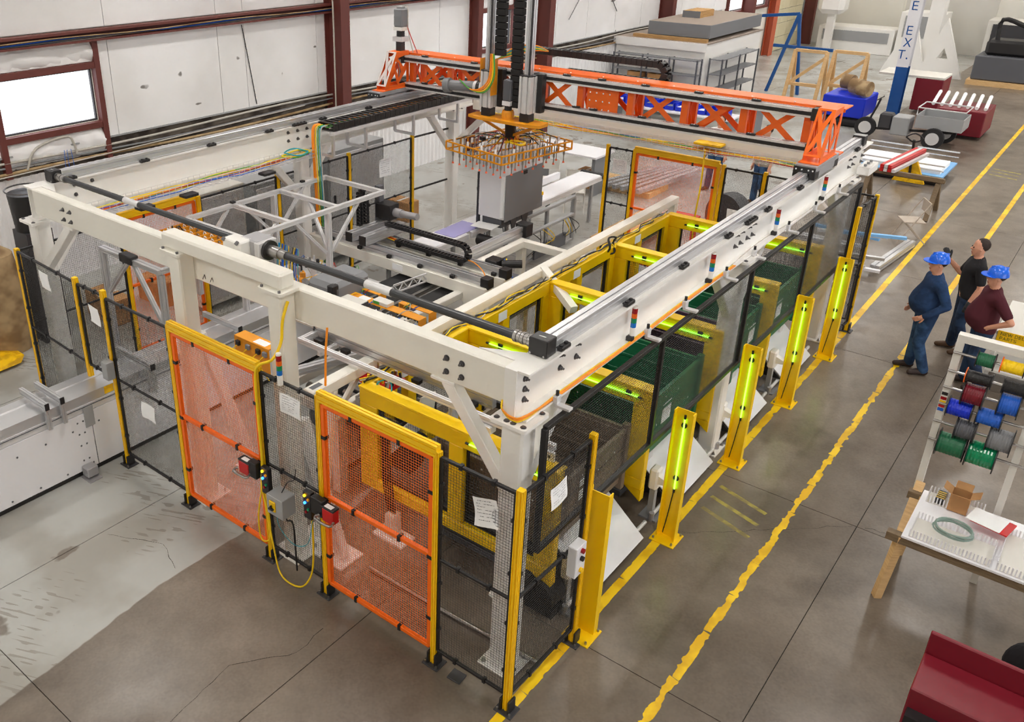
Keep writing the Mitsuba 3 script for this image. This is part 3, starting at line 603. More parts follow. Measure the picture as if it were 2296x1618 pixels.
# motor column at the left end, vertical shaft between the rails
k = obj('drive_column', MB().box(-7.56, -7.45, GY - .06, GY + .06, 3.7, 3.92, c=.005).done(), 'black', gt)
obj('motor', MB().box(-7.59, -7.40, GY - .09, GY + .1, 4.16, 4.46, c=.02).done(), 'grey_mid', k)
obj('motor_cap', MB().box(-7.55, -7.44, GY - .06, GY + .06, 4.46, 4.5, c=.01).done(), 'grey_paint', k)
obj('adapter', MB().box(-7.59, -7.40, GY - .09, GY + .1, 4.1, 4.16, c=.004).done(), 'white', k); obj('adapter', MB().box(-7.6, -7.39, GY - .1, GY + .11, 3.92, 4.0, c=.004).done(), 'alu_soft', k)
obj('coupling', MB().cyl((-7.5, GY, 4.0), (-7.5, GY, 4.1), .07, 20).done(), 'black', k, smooth=40)
obj('link_shaft', MB().cyl((-7.5, GY - .02, 3.24), (-7.5, GY - .02, 3.62), .022, 16).cyl((-7.5, GY - .02, 3.5), (-7.5, GY - .02, 3.62), .034, 16).cyl((-7.5, GY - .02, 3.24), (-7.5, GY - .02, 3.32), .034, 16).done(), 'steel', k, smooth=40)
obj('cable', MB().tube([(-7.45, GY + .05, 4.5), (-7.38, GY + .05, 4.46), (-7.37, GY + .05, 4.1), (-7.3, GY + .1, 3.73)], .007, 5, smooth=5).done(), 'cable_grey', k, smooth=True)
obj('cable', MB().tube([(-7.38, GY + .05, 4.2), (-7.36, GY + .05, 4.1), (-7.2, GY + .1, 3.73)], .008, 5, smooth=5).done(), 'cable_red', k, smooth=True)

# cable chains: links are parts
def chain(name, label, path, w, h, parts=True, m='black', pitch=.075, up=(0, 0, 1), group=None):
    """path: points of the middle line; a link every pitch."""
    p = np.array(path, float); d = np.r_[0, np.cumsum(np.linalg.norm(np.diff(p, axis=0), axis=1))]; n = max(2, int(d[-1] / pitch)); s = (np.arange(n) + .5) / n * d[-1]; k = thing(name, label, 'cable chain', group)
    P = np.stack([np.interp(s, d, p[:, i]) for i in range(3)], 1); Q = np.stack([np.interp(np.minimum(s + .01, d[-1]), d, p[:, i]) for i in range(3)], 1); Q0 = np.stack([np.interp(np.maximum(s - .01, 0), d, p[:, i]) for i in range(3)], 1)
    for a, q, q0 in zip(P, Q, Q0):
        A, B, D = frame(q - q0, up) if True else None; L = pitch * .98
        mm = MB(); R = np.stack([A, B, D], 1)
        for sd in (-1, 1): mm._box(a + A * sd * (w / 2 - .009), (.009, h / 2, L / 2), R, .004)
        for sd in (-1, 1): mm._box(a + B * sd * (h / 2 - .006), (w / 2 - .012, .006, L * .24), R, 0)
        obj('link', mm.done(), m, k)
    return k
tr = [(-6.98, y, 2.93) for y in np.arange(5.0, 8.6, .2)]
kc_ = chain('cable_chain', 'wide black cable chain lying on the aluminium tray along the left beam', tr, .34, .11, pitch=.12)
for i, (dx, mm) in enumerate(((-.1, 'cable_orange'), (-.06, 'cable_orange'), (0, 'cable_green'), (.05, 'cable_green'), (.1, 'cable_grey'), (.13, 'black'))):
    obj('cable', MB().tube([(-6.98 + dx + .01 * math.sin(y * 3 + i), y, 2.93 + .012 * math.sin(y * 2 + i * 2)) for y in np.arange(4.98, 8.6, .2)], .012, 5).done(), mm, kc_)
for i, (dx, mm, r) in enumerate(((-.12, 'cable_orange', .016), (-.09, 'cable_orange', .014), (.0, 'cable_green', .01), (.04, 'cable_teal', .009), (.06, 'cable_grey', .009), (-.05, 'cable_yellow', .01))):
    x = -7.0 + dx; obj('hanging_cable', MB().tube([(x, 5.0, 2.95), (x - .01, 4.88, 2.93), (x + .02, 4.82, 2.75), (x + .05, 4.8, 2.3), (x + .06, 4.82, 1.2), (x + .06, 4.82, .5)], r, 6, smooth=6).done(), mm, kc_, smooth=True)
trk = thing('chain_tray', 'aluminium tray on hanging square brackets beside the left beam', 'cable tray')
obj('rail', MB().bar((-6.83, 4.95, 2.84), (-6.83, 8.6, 2.84), .05).done(), 'alu_soft', trk); obj('rail', MB().bar((-7.13, 4.95, 2.84), (-7.13, 8.6, 2.84), .05).done(), 'alu_soft', trk)
obj('tray_sheet', MB().box(-7.13, -6.83, 5.0, 8.6, 2.855, 2.865).done(), 'alu_dull', trk)
for y in (5.0, 5.75, 6.95, 8.2): obj('bracket', MB().bar((-6.83, y, 2.84), (-6.83, y, 2.46), .04).bar((-7.25, y, 2.48), (-6.83, y, 2.48), .04).bar((-7.25, y, 2.84), (-7.25, y, 2.48), .04).done(), 'alu', trk); 
# bridge cable chain on top, right part, bending back at x = -2.9
b_ = [(x, GY + .62, 3.93) for x in np.arange(-5.2, -3.05, .1)] + [(-3.0 + .14 * math.sin(t), GY + .62, 3.79 + .14 * math.cos(t)) for t in np.linspace(0, PI, 9)] + [(x, GY + .62, 3.65) for x in np.arange(-3.05, -4.6, -.1)]
chain('bridge_cable_chain', 'black cable chain arched behind the orange gantry truss', b_, .16, .1, pitch=.085)

# ================================================================ safety fence
mat('mesh_black', srgb(28, 27, 28), 0.5); mat('mesh_orange', srgb(226, 104, 34), 0.45)
def fpost(x, y, label, h=2.22, z0=0.0, base=True, two=True, ax=(1, 0), w=.055, group=None):
    k = thing('fence_post', label, 'fence post', group)
    obj('profile', MB().slot((x, y, z0 + .004), (x, y, h - .012), w, k=2).done(), 'fence_yellow', k)
    obj('end_cap', MB().box(x - w / 2, x + w / 2, y - w / 2, y + w / 2, h - .012, h, c=.004).done(), 'fence_yellow', k)
    if base:
        b = obj('base_plate', MB().box(x - .085, x + .085, y - .075, y + .075, z0, z0 + .012, c=.003).done(), 'charcoal', k)
        obj('angle', MB().box(x + .03, x + .05, y - .05, y + .05, z0 + .012, z0 + .14, c=.004).box(x - .05, x - .03, y - .05, y + .02, z0 + .012, z0 + .14, c=.004).done(), 'black', b)
        for q in ((x + .06, y - .055), (x - .06, y - .055)): obj('anchor', MB().cyl((q[0], q[1], z0 + .012), (q[0], q[1], z0 + .035), .011, 6).done(), 'steel', b)
    return k
PIT = .026
def mesh_part(parent, o, u, v, m, r=.0016, pit=PIT):
    lu, lv = np.linalg.norm(u), np.linalg.norm(v)
    return obj('wire_mesh', MB().grid(o, u, v, max(2, int(lu / pit)), max(2, int(lv / pit)), r).done(), m, parent)
def fpanel(a, b, z0, z1, label, mid=(1.17,), m='black', mm='mesh_black', t=.028, clips=True, cat='fence', name='mesh_fence', r=.0016, group=None, pit=PIT):
    """frame of tubes from a to b (x, y), z0 to z1, with wire mesh"""
    a, b = np.array(a, float), np.array(b, float); k = thing(name, label, cat, group); d = (b - a) / np.linalg.norm(b - a); L = np.linalg.norm(b - a); P = lambda s, z, o=0: (a[0] + d[0] * s - d[1] * o, a[1] + d[1] * s + d[0] * o, z)
    for s in (0, L): obj('stile', MB().bar(P(s, z0), P(s, z1), t, t, c=.004).done(), m, k)
    for z in (z0, z1): obj('rail', MB().bar(P(0, z), P(L, z), t, t, c=.004).done(), m, k)
    for z in mid: obj('mid_rail', MB().bar(P(0, z), P(L, z), t * .9, t * .9, c=.004).done(), m, k)
    mesh_part(k, P(0, z0, .002), np.array(P(L, z0)) - np.array(P(0, z0)), (0, 0, z1 - z0), mm, r, pit)
    if clips:
        for z in (z0, *mid, z1):
            for s in (L * .28, L * .72): obj('clip', MB().bar(P(s - .014, z), P(s + .014, z), t + .014, t + .016).done(), 'black', k)
        n = max(2, int((z1 - z0) / .5))
        for i in range(n):
            for s in (0, L): obj('clip', MB().bar(P(s, z0 + (i + .5) * (z1 - z0) / n - .016), P(s, z0 + (i + .5) * (z1 - z0) / n + .016), t + .014, t + .012).done(), 'black', k)
    return k
def fdoor(a, b, label, z0=.17, z1=2.14, header=True, hl='yellow header beam above the orange mesh door'):
    k = fpanel(a, b, z0, z1, label, m='orange', mm='mesh_orange', t=.042, cat='door', name='fence_door', r=.0021)
    if header:
        a, b = np.array(a, float), np.array(b, float); d = (b - a) / np.linalg.norm(b - a); a2, b2 = a - d * .05, b + d * .05
        h = thing('fence_header', hl, 'beam'); obj('profile', MB().slot((*a2, 2.215), (*b2, 2.215), .06, .1, k=2, up=(0, 0, 1)).done(), 'fence_yellow', h)
        for p in (a2 - d * .004, b2 + d * .0): obj('end_cap', MB().bar((*p, 2.215), (*(p + d * .004), 2.215), .06, .1).done(), 'fence_yellow', h)
    return k
# front run, y = 0
fpost(0, 0, 'yellow corner post nearest the camera, standing on the floor stripe')
fpost(-.768, 0, 'yellow fence post between the right orange door and the corner panel'); fpost(-2.085, 0, 'yellow fence post left of the right orange door, under a red switch')
fpost(-2.88, 0, 'yellow fence post right of the left orange door, wound with yellow cable'); fpost(-4.233, 0, 'yellow fence post left of the left orange door')
fpost(-5.42, 0, 'yellow fence post beside the white conveyor, with a grey box on it', h=2.26); fpost(-5.98, 0, 'yellow fence post standing on the conveyor', h=2.26, z0=.99, base=False)
fpost(-7.45, .08, 'yellow corner post at the left end of the fence')
fpanel((-.735, 0), (-.04, 0), .17, 2.17, 'black mesh fence panel at the near corner, a crumpled paper taped to it')
fdoor((-2.035, 0), (-.82, 0), 'right orange mesh door of the fence, before the yellow bin frames')
fpanel((-2.845, 0), (-2.125, 0), .17, 2.17, 'narrow black mesh panel between the two orange doors')
fdoor((-4.18, 0), (-2.93, 0), 'left orange mesh door of the fence, before two white posts', hl='yellow header beam above the left orange door')
fpanel((-5.38, 0), (-4.275, 0), .17, 2.17, 'black mesh fence panel between the conveyor and the left orange door')
fpanel((-5.94, 0), (-5.46, 0), 1.17, 2.19, 'narrow black mesh panel above the conveyor', mid=()); fpanel((-7.41, .07), (-6.02, 0), .17, 2.19, 'black mesh fence panel left of the conveyor, around a white post')
# short return at the near corner, then bollards
fpost(.03, 1.0, 'yellow fence post beside the first yellow bollard'); fpanel((.005, .04), (.027, .96), .17, 2.17, 'black mesh fence panel on the aisle side of the near corner')
# panels hung from the right beam
hy = (.47, 2.5, 4.72, 6.76, 8.88)
for i in range(4): fpanel((-.115, hy[i]), (-.115, hy[i + 1]), 1.29, 2.46, 'black mesh panel hung under the right white beam, ' + ('nearest the camera', 'second along the aisle', 'third along the aisle', 'farthest along the aisle')[i], mid=(), t=.045, clips=False)
fpost(.0, 8.55, 'yellow fence post behind the farthest bollard'); fpost(.03, 9.35, 'black and yellow corner post at the far end of the aisle side'); fpanel((0, 8.59), (.025, 9.31), .17, 2.19, 'black mesh fence panel at the far end of the aisle side')
# far run, y = 9.45
for x, l in ((-4.42, 'left end of the far fence'), (-3.9, 'left of the far orange door'), (-2.40, 'right of the far orange door'), (-2.32, 'doubled, beside the far orange door'), (-1.64, 'middle of the far right panels')): fpost(x, 9.47, 'yellow post of the far fence, ' + l)
fpanel((-4.38, 9.47), (-3.94, 9.47), .17, 2.17, 'narrow black mesh panel left of the far orange door'); fdoor((-3.85, 9.47), (-2.45, 9.47), 'orange mesh door in the far fence, a red stool behind it', hl='yellow header beam above the far orange door')
fpanel((-2.28, 9.47), (-1.68, 9.47), .17, 2.17, 'black mesh panel right of the far orange door, a sheet taped to it'); fpanel((-1.6, 9.47), (-.02, 9.4), .17, 2.17, 'wide black mesh panel at the far right corner')
# left run, x = -7.5
for y, l in ((1.57, 'near side of the left orange door'), (2.86, 'far side of the left orange door'), (4.4, 'second beyond the left orange door'), (6.03, 'third beyond the left orange door'), (7.72, 'tallest looking, before the grey cabinets')): fpost(-7.5, y, 'yellow post of the left fence, ' + l)
fpanel((-7.5, .12), (-7.5, 1.53), .17, 2.17, 'black mesh panel of the left fence beside the corner post'); fdoor((-7.55, 1.62), (-7.55, 2.81), 'orange mesh door in the left fence, before stacked boxes', hl='yellow header beam above the left fence door')
fpanel((-7.5, 2.9), (-7.5, 4.36), .17, 2.17, 'black mesh panel of the left fence, first beyond the door'); fpanel((-7.5, 4.44), (-7.5, 5.99), .17, 2.17, 'black mesh panel of the left fence, second beyond the door'); fpanel((-7.5, 6.07), (-7.5, 7.68), .17, 2.17, 'black mesh panel of the left fence before a grey cabinet, sheet taped to it')
k = thing('fence_rail', 'black fence rails across the opening by the grey chair', 'rail')
for z in (2.17, 1.17): obj('rail', MB().bar((-7.5, 7.76, z), (-7.45, 8.75, z), .028).done(), 'black', k)
# sheets of paper taped to the mesh
def sheet(o, u, v, label, seed, lines=7, bend=.01, ink=True):
    k = thing('paper_sheet', label, 'paper'); o, u, v = (np.array(q, float) for q in (o, u, v)); w = np.cross(u, v); w /= np.linalg.norm(w); n = 7; r = np.random.default_rng(seed); ph = r.uniform(0, 6)
    S, Tt = np.meshgrid(np.linspace(0, 1, n), np.linspace(0, 1, n), indexing='ij'); B = bend * (np.sin(S * 3 + ph) + np.sin(Tt * 4 + ph * 2) * .7)
    pt = lambda s, t, e=0.0: o + s * u + t * v + w * (bend * (math.sin(s * 3 + ph) + math.sin(t * 4 + ph * 2) * .7) + e)
    V = np.array([[pt(S[i, j], Tt[i, j]) for j in range(n)] for i in range(n)]).reshape(-1, 3); I, J = np.meshgrid(np.arange(n - 1), np.arange(n - 1), indexing='ij'); a = I * n + J
    obj('sheet', (V, np.stack([a, a + n, a + n + 1, a + 1], -1).reshape(-1, 4)), 'paper', k, smooth=True)
    if ink:
        m = MB()
        for i in range(lines):
            t = .88 - i * .8 / lines; s = .12
            while s < .85:
                L = r.uniform(.03, .12)
                if r.random() < .8:
                    q = [pt(s, t, .0012), pt(min(s + L, .88), t, .0012), pt(min(s + L, .88), t + .022, .0012), pt(s, t + .022, .0012)]; m.add(q, [[0, 1, 2], [0, 2, 3]])
                s += L + .03
        if m.v: obj('writing', m.done(), 'grey_mid', k)
    return k
sheet((-2.57, -.025, 1.87), (.26, 0, 0), (0, 0, .2), 'printed sheet taped to the narrow panel between the orange doors', 1)
sheet((-.37, -.025, 1.74), (.19, 0, .02), (-.02, 0, .27), 'crumpled white sheet hanging on the near corner panel', 2, bend=.022)
sheet((.035, .38, 1.82), (0, .25, .0), (0, -.01, .2), 'handwritten sheet on the aisle side panel of the near corner', 3)
sheet((-6.77, -.02, 1.93), (.23, 0, 0), (0, 0, .22), 'blank white sheet on the left front panel', 4, ink=False); sheet((-5.75, -.02, 1.79), (.23, 0, 0), (0, 0, .22), 'blank white sheet on the panel above the conveyor', 5, ink=False)
sheet((-4.94, -.02, .86), (.25, 0, 0), (0, 0, .2), 'faint white sheet low on the panel beside the conveyor', 6, ink=False)
sheet((-7.47, 6.78, 1.62), (0, .3, 0), (0, 0, .32), 'printed sheet on the left fence before the grey cabinet', 7); sheet((-4.28, 9.44, 1.75), (.26, 0, 0), (0, 0, .24), 'printed sheet on the narrow far panel', 8); sheet((-2.15, 9.44, 1.3), (.3, 0, 0), (0, 0, .22), 'printed sheet on the panel right of the far door', 9)
# interlock switches
def lock(x, s, label):
    k = thing('door_switch', label, 'switch'); y = -.09
    obj('housing', MB().box(x - .02, x + .13 * s, y - .035, y + .035, 1.02, 1.2, c=.006).done(), 'black', k)
    b = obj('latch_block', MB().box(x + .13 * s, x + .27 * s, y - .04, y + .04, 1.01, 1.15, c=.006).done(), 'red', k)
    obj('latch_top', MB().box(x + .1 * s, x + .275 * s, y - .042, y + .042, 1.15, 1.17, c=.004).done(), 'black', k)
    obj('sticker', MB().box(x + .15 * s, x + .24 * s, y - .03, y + .02, 1.17, 1.1712).done(), 'paper', k)
    obj('handle', MB().tube([(x + .1 * s, y - .045, 1.06), (x + .1 * s, y - .1, 1.05), (x + .28 * s, y - .1, 1.05), (x + .28 * s, y - .045, 1.06)], .013, 8, smooth=3).done(), 'steel', k, smooth=True)
    p = obj('button_panel', MB().box(x - .085 * s - .05, x - .085 * s + .05, y - .02, y + .035, .9, 1.2, c=.005).done(), 'black', k)
    for (dx, z, mm, em) in ((-.02, 1.16, 'glow_amber_shell', GLOW_AMBER), (.025, 1.13, 'glow_amber_shell', None), (-.02, 1.08, 'glow_blue_shell', GLOW_BLUE), (.02, 1.02, 'lens_green', None), (-.01, .98, 'lens_red', None)):
        c = (x - .085 * s + dx, y - .02, z); obj('button', MB().cyl(c, (c[0], c[1] - .014, c[2]), .014, 12).done(), mm, p, **({'emitter': {'type': 'area', 'radiance': {'type': 'rgb', 'value': em}}} if em else {}))
lock(-2.86, -1, 'red and black door switch with a steel handle at the left orange door'); lock(-2.11, 1, 'red and black door switch with lit buttons at the right orange door')
k = thing('disconnect_box', 'grey electrical box with a yellow rotary switch on the fence', 'electrical box')
obj('box', MB().box(-2.66, -2.44, -.2, -.03, .80, 1.02, c=.006).done(), 'grey_paint', k); h = obj('switch_plate', MB().box(-2.61, -2.53, -.215, -.2, .86, .97, c=.008).done(), 'fence_yellow', k); obj('knob', MB().box(-2.6, -2.54, -.24, -.215, .885, .905, c=.004).obox((-2.57, -.228, .91), (.015, .02, .05), c=.003).done(), 'black', h)
obj('conduit', MB().tube([(-2.5, -.1, .8), (-2.5, -.1, .72), (-2.46, -.06, .66), (-2.46, -.05, .1)], .009, 6, smooth=4).done(), 'black', k, smooth=True); obj('lead', MB().tube([(-2.55, -.1, 1.02), (-2.5, -.06, 1.14), (-2.42, -.05, 1.2), (-2.4, -.04, 1.32)], .005, 5, smooth=4).done(), 'black', k, smooth=True)
obj('green_lead', MB().tube([(-2.64, -.1, .82), (-2.6, -.12, .62), (-2.4, -.12, .5), (-2.2, -.12, .62), (-2.14, -.1, .9)], .004, 4, smooth=6).done(), 'cable_teal', k, smooth=True)
k = thing('control_box', 'white control box with a red button on the fence post by the first bollard', 'control box'); obj('box', MB().box(.045, .13, .72, .88, .96, 1.27, c=.006).done(), 'panel_white', k)
for z, mm in ((1.22, 'lens_red'), (1.14, 'black'), (1.02, 'fence_yellow')): obj('button', MB().cyl((.13, .8, z), (.155, .8, z), .022, 14).done(), mm, k, smooth=40)
k = thing('fence_box', 'small grey box on the fence post beside the conveyor', 'electrical box'); obj('box', MB().box(-5.47, -5.36, -.13, -.03, 1.2, 1.42, c=.006).done(), 'grey_paint', k); obj('gland', MB().cyl((-5.42, -.08, 1.18), (-5.42, -.08, 1.2), .015, 8).done(), 'grey_dark', k)
stack_light(-2.52, -.05, 2.18, 'red amber green blue stack light on top of the front fence', h=.1, n=.95)
# yellow cables on the front fence
k = thing('yellow_cable', 'thick yellow cable that comes down the portal post to the left door switch', 'cable')
obj('run', MB().tube([(-2.66, .22, 2.86), (-2.655, .14, 2.7), (-2.65, .1, 2.5), (-2.64, -.02, 2.38), (-2.78, -.06, 2.29), (-2.85, -.06, 2.15), (-2.855, -.06, 1.7), (-2.85, -.06, 1.25), (-2.83, -.1, 1.0), (-2.84, -.1, .9)], .014, 8, smooth=6).done(), 'cable_yellow', k, smooth=True)
obj('green_core', MB().tube([(-2.8, -.05, 2.28), (-2.87, -.05, 2.1), (-2.88, -.05, 1.6), (-2.86, -.06, 1.1), (-2.85, -.09, .92)], .006, 5, smooth=6).done(), 'cable_green', k, smooth=True)
k = thing('yellow_cable', 'yellow cable looping from the left door switch down to the floor', 'cable')
obj('loop', MB().tube([(-2.84, -.1, .92), (-2.92, -.1, .6), (-2.93, -.1, .36), (-2.87, -.11, .29), (-2.78, -.1, .36), (-2.76, -.1, .6), (-2.83, -.1, .9)], .008, 6, smooth=6).done(), 'cable_yellow', k, smooth=True)
obj('drop', MB().tube([(-2.83, -.1, .92), (-2.78, -.1, .6), (-2.72, -.11, .3), (-2.62, -.14, .06), (-2.46, -.16, .02), (-2.3, -.13, .05), (-2.2, -.09, .25), (-2.17, -.08, .6), (-2.16, -.09, .95)], .009, 6, smooth=6).done(), 'cable_yellow', k, smooth=True)
k = thing('yellow_cable', 'thin yellow cable hanging straight behind the right door post', 'cable'); obj('run', MB().tube([(-2.1, .1, 2.26), (-2.1, .12, 2.6), (-2.1, .15, 2.8)], .01, 6).done(), 'cable_orange', k)

# ================================================================ bollards with light strips
def bollard(x, y, face, label, lit=True):
    k = thing('bollard', label, 'bollard', 'yellow channel bollards along the aisle'); w, d, t, h = .2, .075, .011, 1.54
    m = MB(); yw = y - face * .0
    pr = [(-w / 2, -d * face), (-w / 2 + t, -d * face), (-w / 2 + t, -t * face), (w / 2 - t, -t * face), (w / 2 - t, -d * face), (w / 2, -d * face), (w / 2, 0), (-w / 2, 0)]
    m.prism([(x + a, y + b) for a, b in pr], h, (0, 0, .014)); obj('channel', m.done(), 'yellow', k)
    b = obj('base_plate', MB().box(x - .135, x + .135, y - .15 - .02, y + .1, 0, .016, c=.003).done(), 'yellow', k)
    for q in ((x + .1, y - .14), (x - .1, y - .14), (x + .11, y + .07)): obj('anchor', MB().cyl((q[0], q[1], .016), (q[0], q[1], .04), .012, 6).done(), 'steel', b)
    if lit:
        yy = y - t * face - .012 * face
        obj('light_strip', MB().cyl((x, yy, .62), (x, yy, 1.46), .0095, 10).done(), 'glow_green_shell', k, emitter={'type': 'area', 'radiance': {'type': 'rgb', 'value': GLOW_GREEN}})
        obj('strip_end', MB().cyl((x, yy, 1.46), (x, yy, 1.5), .012, 10).done(), 'black', k); obj('strip_end', MB().cyl((x, yy, .58), (x, yy, .62), .012, 10).done(), 'black', k)
        for z in (.75, 1.38): obj('mount', MB().cyl((x, y - t * face, z), (x, yy, z), .03, 12).done(), 'black', k)
        obj('lead', MB().tube([(x, yy, .6), (x - .01, yy, .5), (x - .03, yy - .0, .25), (x - .045, yy - .02, .06)], .005, 5, smooth=4).done(), 'black', k, smooth=True)
    return k
bollard(.05, 1.17, -1, 'unlit yellow channel bollard nearest the camera, its flat back towards it', lit=False)
for i, y in enumerate((2.92, 4.72, 6.52, 8.26)): bollard(.055 - .002 * i, y, 1, 'yellow bollard with a green light strip, ' + ('second from the camera', 'third from the camera', 'fourth from the camera', 'farthest of the row')[i])

# ================================================================ inside the cell
# yellow bay dividers with green light strips
DIV = (1.15, 2.95, 4.72, 6.5, 8.28)
dn = ('nearest the orange door', 'second from the camera', 'third from the camera', 'fourth from the camera', 'farthest back')
for i, y in enumerate(DIV):
    k = thing('bay_divider', 'yellow steel frame between the bin bays, ' + dn[i], 'bay divider'); x0, x1 = -2.66, -.3
    m = MB().box(x0, x1, y - .05, y + .05, 1.43, 1.6, c=.01); m2 = MB().box(x0, x1, y - .06, y + .09, 1.6, 1.625, c=.004)
    obj('top_beam', m.done(), 'yellow', k); obj('ledge', m2.done(), 'yellow', k)
    obj('bottom_beam', MB().box(x0, x1, y - .05, y + .05, .42, .55, c=.01).done(), 'yellow', k)
    for a, b in ((x0, x0 + .24), (-1.5, -1.33), (x1 - .2, x1)): obj('upright', MB().box(a, b, y - .048, y + .048, .55, 1.43, c=.008).done(), 'yellow', k)
    obj('pointed_foot', MB().prism([(x1 - .2, .42), (x1, .42), (x1, .28)], .09, (0, y + .045, 0), ((1, 0, 0), (0, 0, 1), (0, -1, 0))).done(), 'yellow', k)
    for a, b in ((x0 + .24, -1.5), (-1.33, x1 - .2)):
        f = MB()
        for s in ((a, .55, a, 1.43), (b, .55, b, 1.43), (a, .55, b, .55), (a, 1.43, b, 1.43)): f.bar((s[0], y + .03, s[1]), (s[2], y + .03, s[3]), .035)
        obj('mesh_frame', f.done(), 'black', k); mesh_part(k, (a, y + .03, .55), (b - a, 0, 0), (0, 0, .88), 'mesh_black', .0015, .03)
    for a in ((x0 + .36,), (x1 - .95,)) if i else ((x1 - .95,),):
        a = a[0]; obj('light_strip', MB().cyl((a, y - .066, 1.52), (a + .8, y - .066, 1.52), .009, 10).done(), 'glow_green_shell', k, emitter={'type': 'area', 'radiance': {'type': 'rgb', 'value': GLOW_GREEN}})
        for e in (a - .04, a + .8): obj('strip_end', MB().cyl((e, y - .066, 1.52), (e + .04, y - .066, 1.52), .012, 10).done(), 'black', k)
        for e in (a + .12, a + .66): obj('mount', MB().box(e, e + .06, y - .07, y - .05, 1.5, 1.56, c=.004).done(), 'black', k)
for i in range(len(DIV) - 1):
    y0, y1 = DIV[i] + .05, DIV[i + 1] - .05
    k = thing('bay_back_frame', 'yellow back frame of the bin bays with bars and mesh, ' + ('nearest the camera', 'second back', 'third back', 'farthest back')[i], 'bay frame')
    obj('top_beam', MB().box(-2.72, -2.6, y0, y1, 1.46, 1.62, c=.01).done(), 'yellow', k); obj('bottom_beam', MB().box(-2.72, -2.6, y0, y1, .42, .55, c=.01).done(), 'yellow', k)
    for a in (y0 + .3, y0 + .62, y1 - .14): obj('upright', MB().box(-2.715, -2.605, a, a + .14, .55, 1.46, c=.006).done(), 'yellow', k)
    obj('mesh_frame', MB().bar((-2.66, y0 + .8, .56), (-2.66, y0 + .8, 1.46), .035).bar((-2.66, y1 - .16, .56), (-2.66, y1 - .16, 1.46), .035).bar((-2.66, y0 + .8, 1.44), (-2.66, y1 - .16, 1.44), .035).done(), 'black', k)
    mesh_part(k, (-2.66, y0 + .8, .55), (0, y1 - y0 - .96, 0), (0, 0, .9), 'mesh_black', .0015, .03)
    obj('label', MB().box(-2.6, -2.597, y0 + .5, y0 + .68, 1.46, 1.58).done(), 'paper', k)
    r = np.random.default_rng(40 + i)
    for j in range(4):
        yy = np.linspace(y0 - .05, y1 + .05, 9); obj('cable', MB().tube([(-2.66 + .05 * r.uniform(-1, 1), q, 1.635 + .02 * r.random()) for q in yy], .008, 5, smooth=3).done(), ['black', 'black', 'cable_grey', 'cable_yellow'][j], k, smooth=True)
k = thing('cable_coil', 'coil of black cable hung on the yellow bay frame', 'cable coil')
obj('coil', MB().tube([(-2.6 + .03 * math.sin(t * 3), 6.3 + (.1 + .012 * math.sin(t * 1.7)) * math.sin(t), 1.66 + .13 * math.cos(t)) for t in np.linspace(0, 12 * PI, 110)], .012, 5).done(), 'rubber', k, smooth=True); obj('tie', MB().tube([(-2.57, 6.25, 1.7), (-2.54, 6.3, 1.64), (-2.57, 6.36, 1.68)], .01, 5, smooth=3).done(), 'cable_yellow', k)
k = thing('cable_coil', 'coil of teal cable on the near bay frame corner', 'cable coil'); obj('coil', MB().tube([(-2.42 + .1 * math.sin(t), 1.25 + .03 * math.cos(t * 2), 1.62 + .07 * math.cos(t)) for t in np.linspace(0, 10 * PI, 80)], .008, 5).done(), 'cable_teal', k, smooth=True)

# steel bins in the bays
def bin_(y0, label, m, x0=-1.75, x1=-.47, z0=.48, z1=1.27, L=1.42, inner=None):
    k = thing('steel_bin', label, 'bin'); y1 = y0 + L; t = .03
    for nm, b in (('side', (x0, x0 + t, y0, y1)), ('side', (x1 - t, x1, y0, y1)), ('end', (x0, x1, y0, y0 + t)), ('end', (x0, x1, y1 - t, y1))):
        w = MB().box(*b, z0 + .1, z1 - .02, c=.004)
        for z in (z0 + .32, z1 - .24):      # pressed ribs
            w.box(b[0] - (.012 if nm == 'side' else 0), b[1] + (.012 if nm == 'side' else 0), b[2] - (.012 if nm == 'end' else 0), b[3] + (.012 if nm == 'end' else 0), z, z + .035, c=.004)
        kk = obj(nm, w.done(), m, k)
        r = np.random.default_rng(int(y0 * 10))
        if nm == 'end' and b[2] < y0 + .01 or nm == 'side' and b[0] > x0 + .1:
            for q in range(14):
                u = r.uniform(.08, .5); z = z0 + .5 + r.uniform(-.16, .2)
                c = (b[0] + (b[1] - b[0]) * (.1 + .8 * q / 14), y0 - .002, z) if nm == 'end' else (x1 + .002, y0 + (y1 - y0) * (.1 + .8 * q / 14), z)
                obj('punched_hole', MB().cyl(c, (c[0], c[1] - .002, c[2]) if nm == 'end' else (c[0] + .002, c[1], c[2]), .011, 8).done(), 'paper', kk) if q % 2 else None
    obj('rim', MB().bar((x0, y0, z1), (x1, y0, z1), .04).bar((x0, y1, z1), (x1, y1, z1), .04).bar((x0, y0, z1), (x0, y1, z1), .04).bar((x1, y0, z1), (x1, y1, z1), .04).done(), m, k)
    obj('floor', MB().box(x0, x1, y0, y1, z0 + .08, z0 + .1).done(), m, k)
    for a in (x0, x1):
        for b in (y0, y1): obj('corner_post', MB().box(a - .035, a + .035, b - .035, b + .035, z0, z1 + .07, c=.006).done(), m, k)
    obj('label_card', MB().box(x1 + .003, x1 + .006, y0 + .5, y0 + .72, z0 + .35, z0 + .6).done(), 'paper', k)
    return k
bin_(1.32, 'brown steel bin in the bay nearest the camera', 'brown_bin', z1=1.2); bin_(3.12, 'green steel bin in the second bay', 'green_bin'); bin_(4.9, 'purple fronted steel bin in the third bay', 'purple_bin', L=.72); bin_(5.66, 'green steel bin behind the purple one in the third bay', 'green_bin', L=.74); bin_(6.68, 'green steel bin in the fourth bay', 'green_bin')
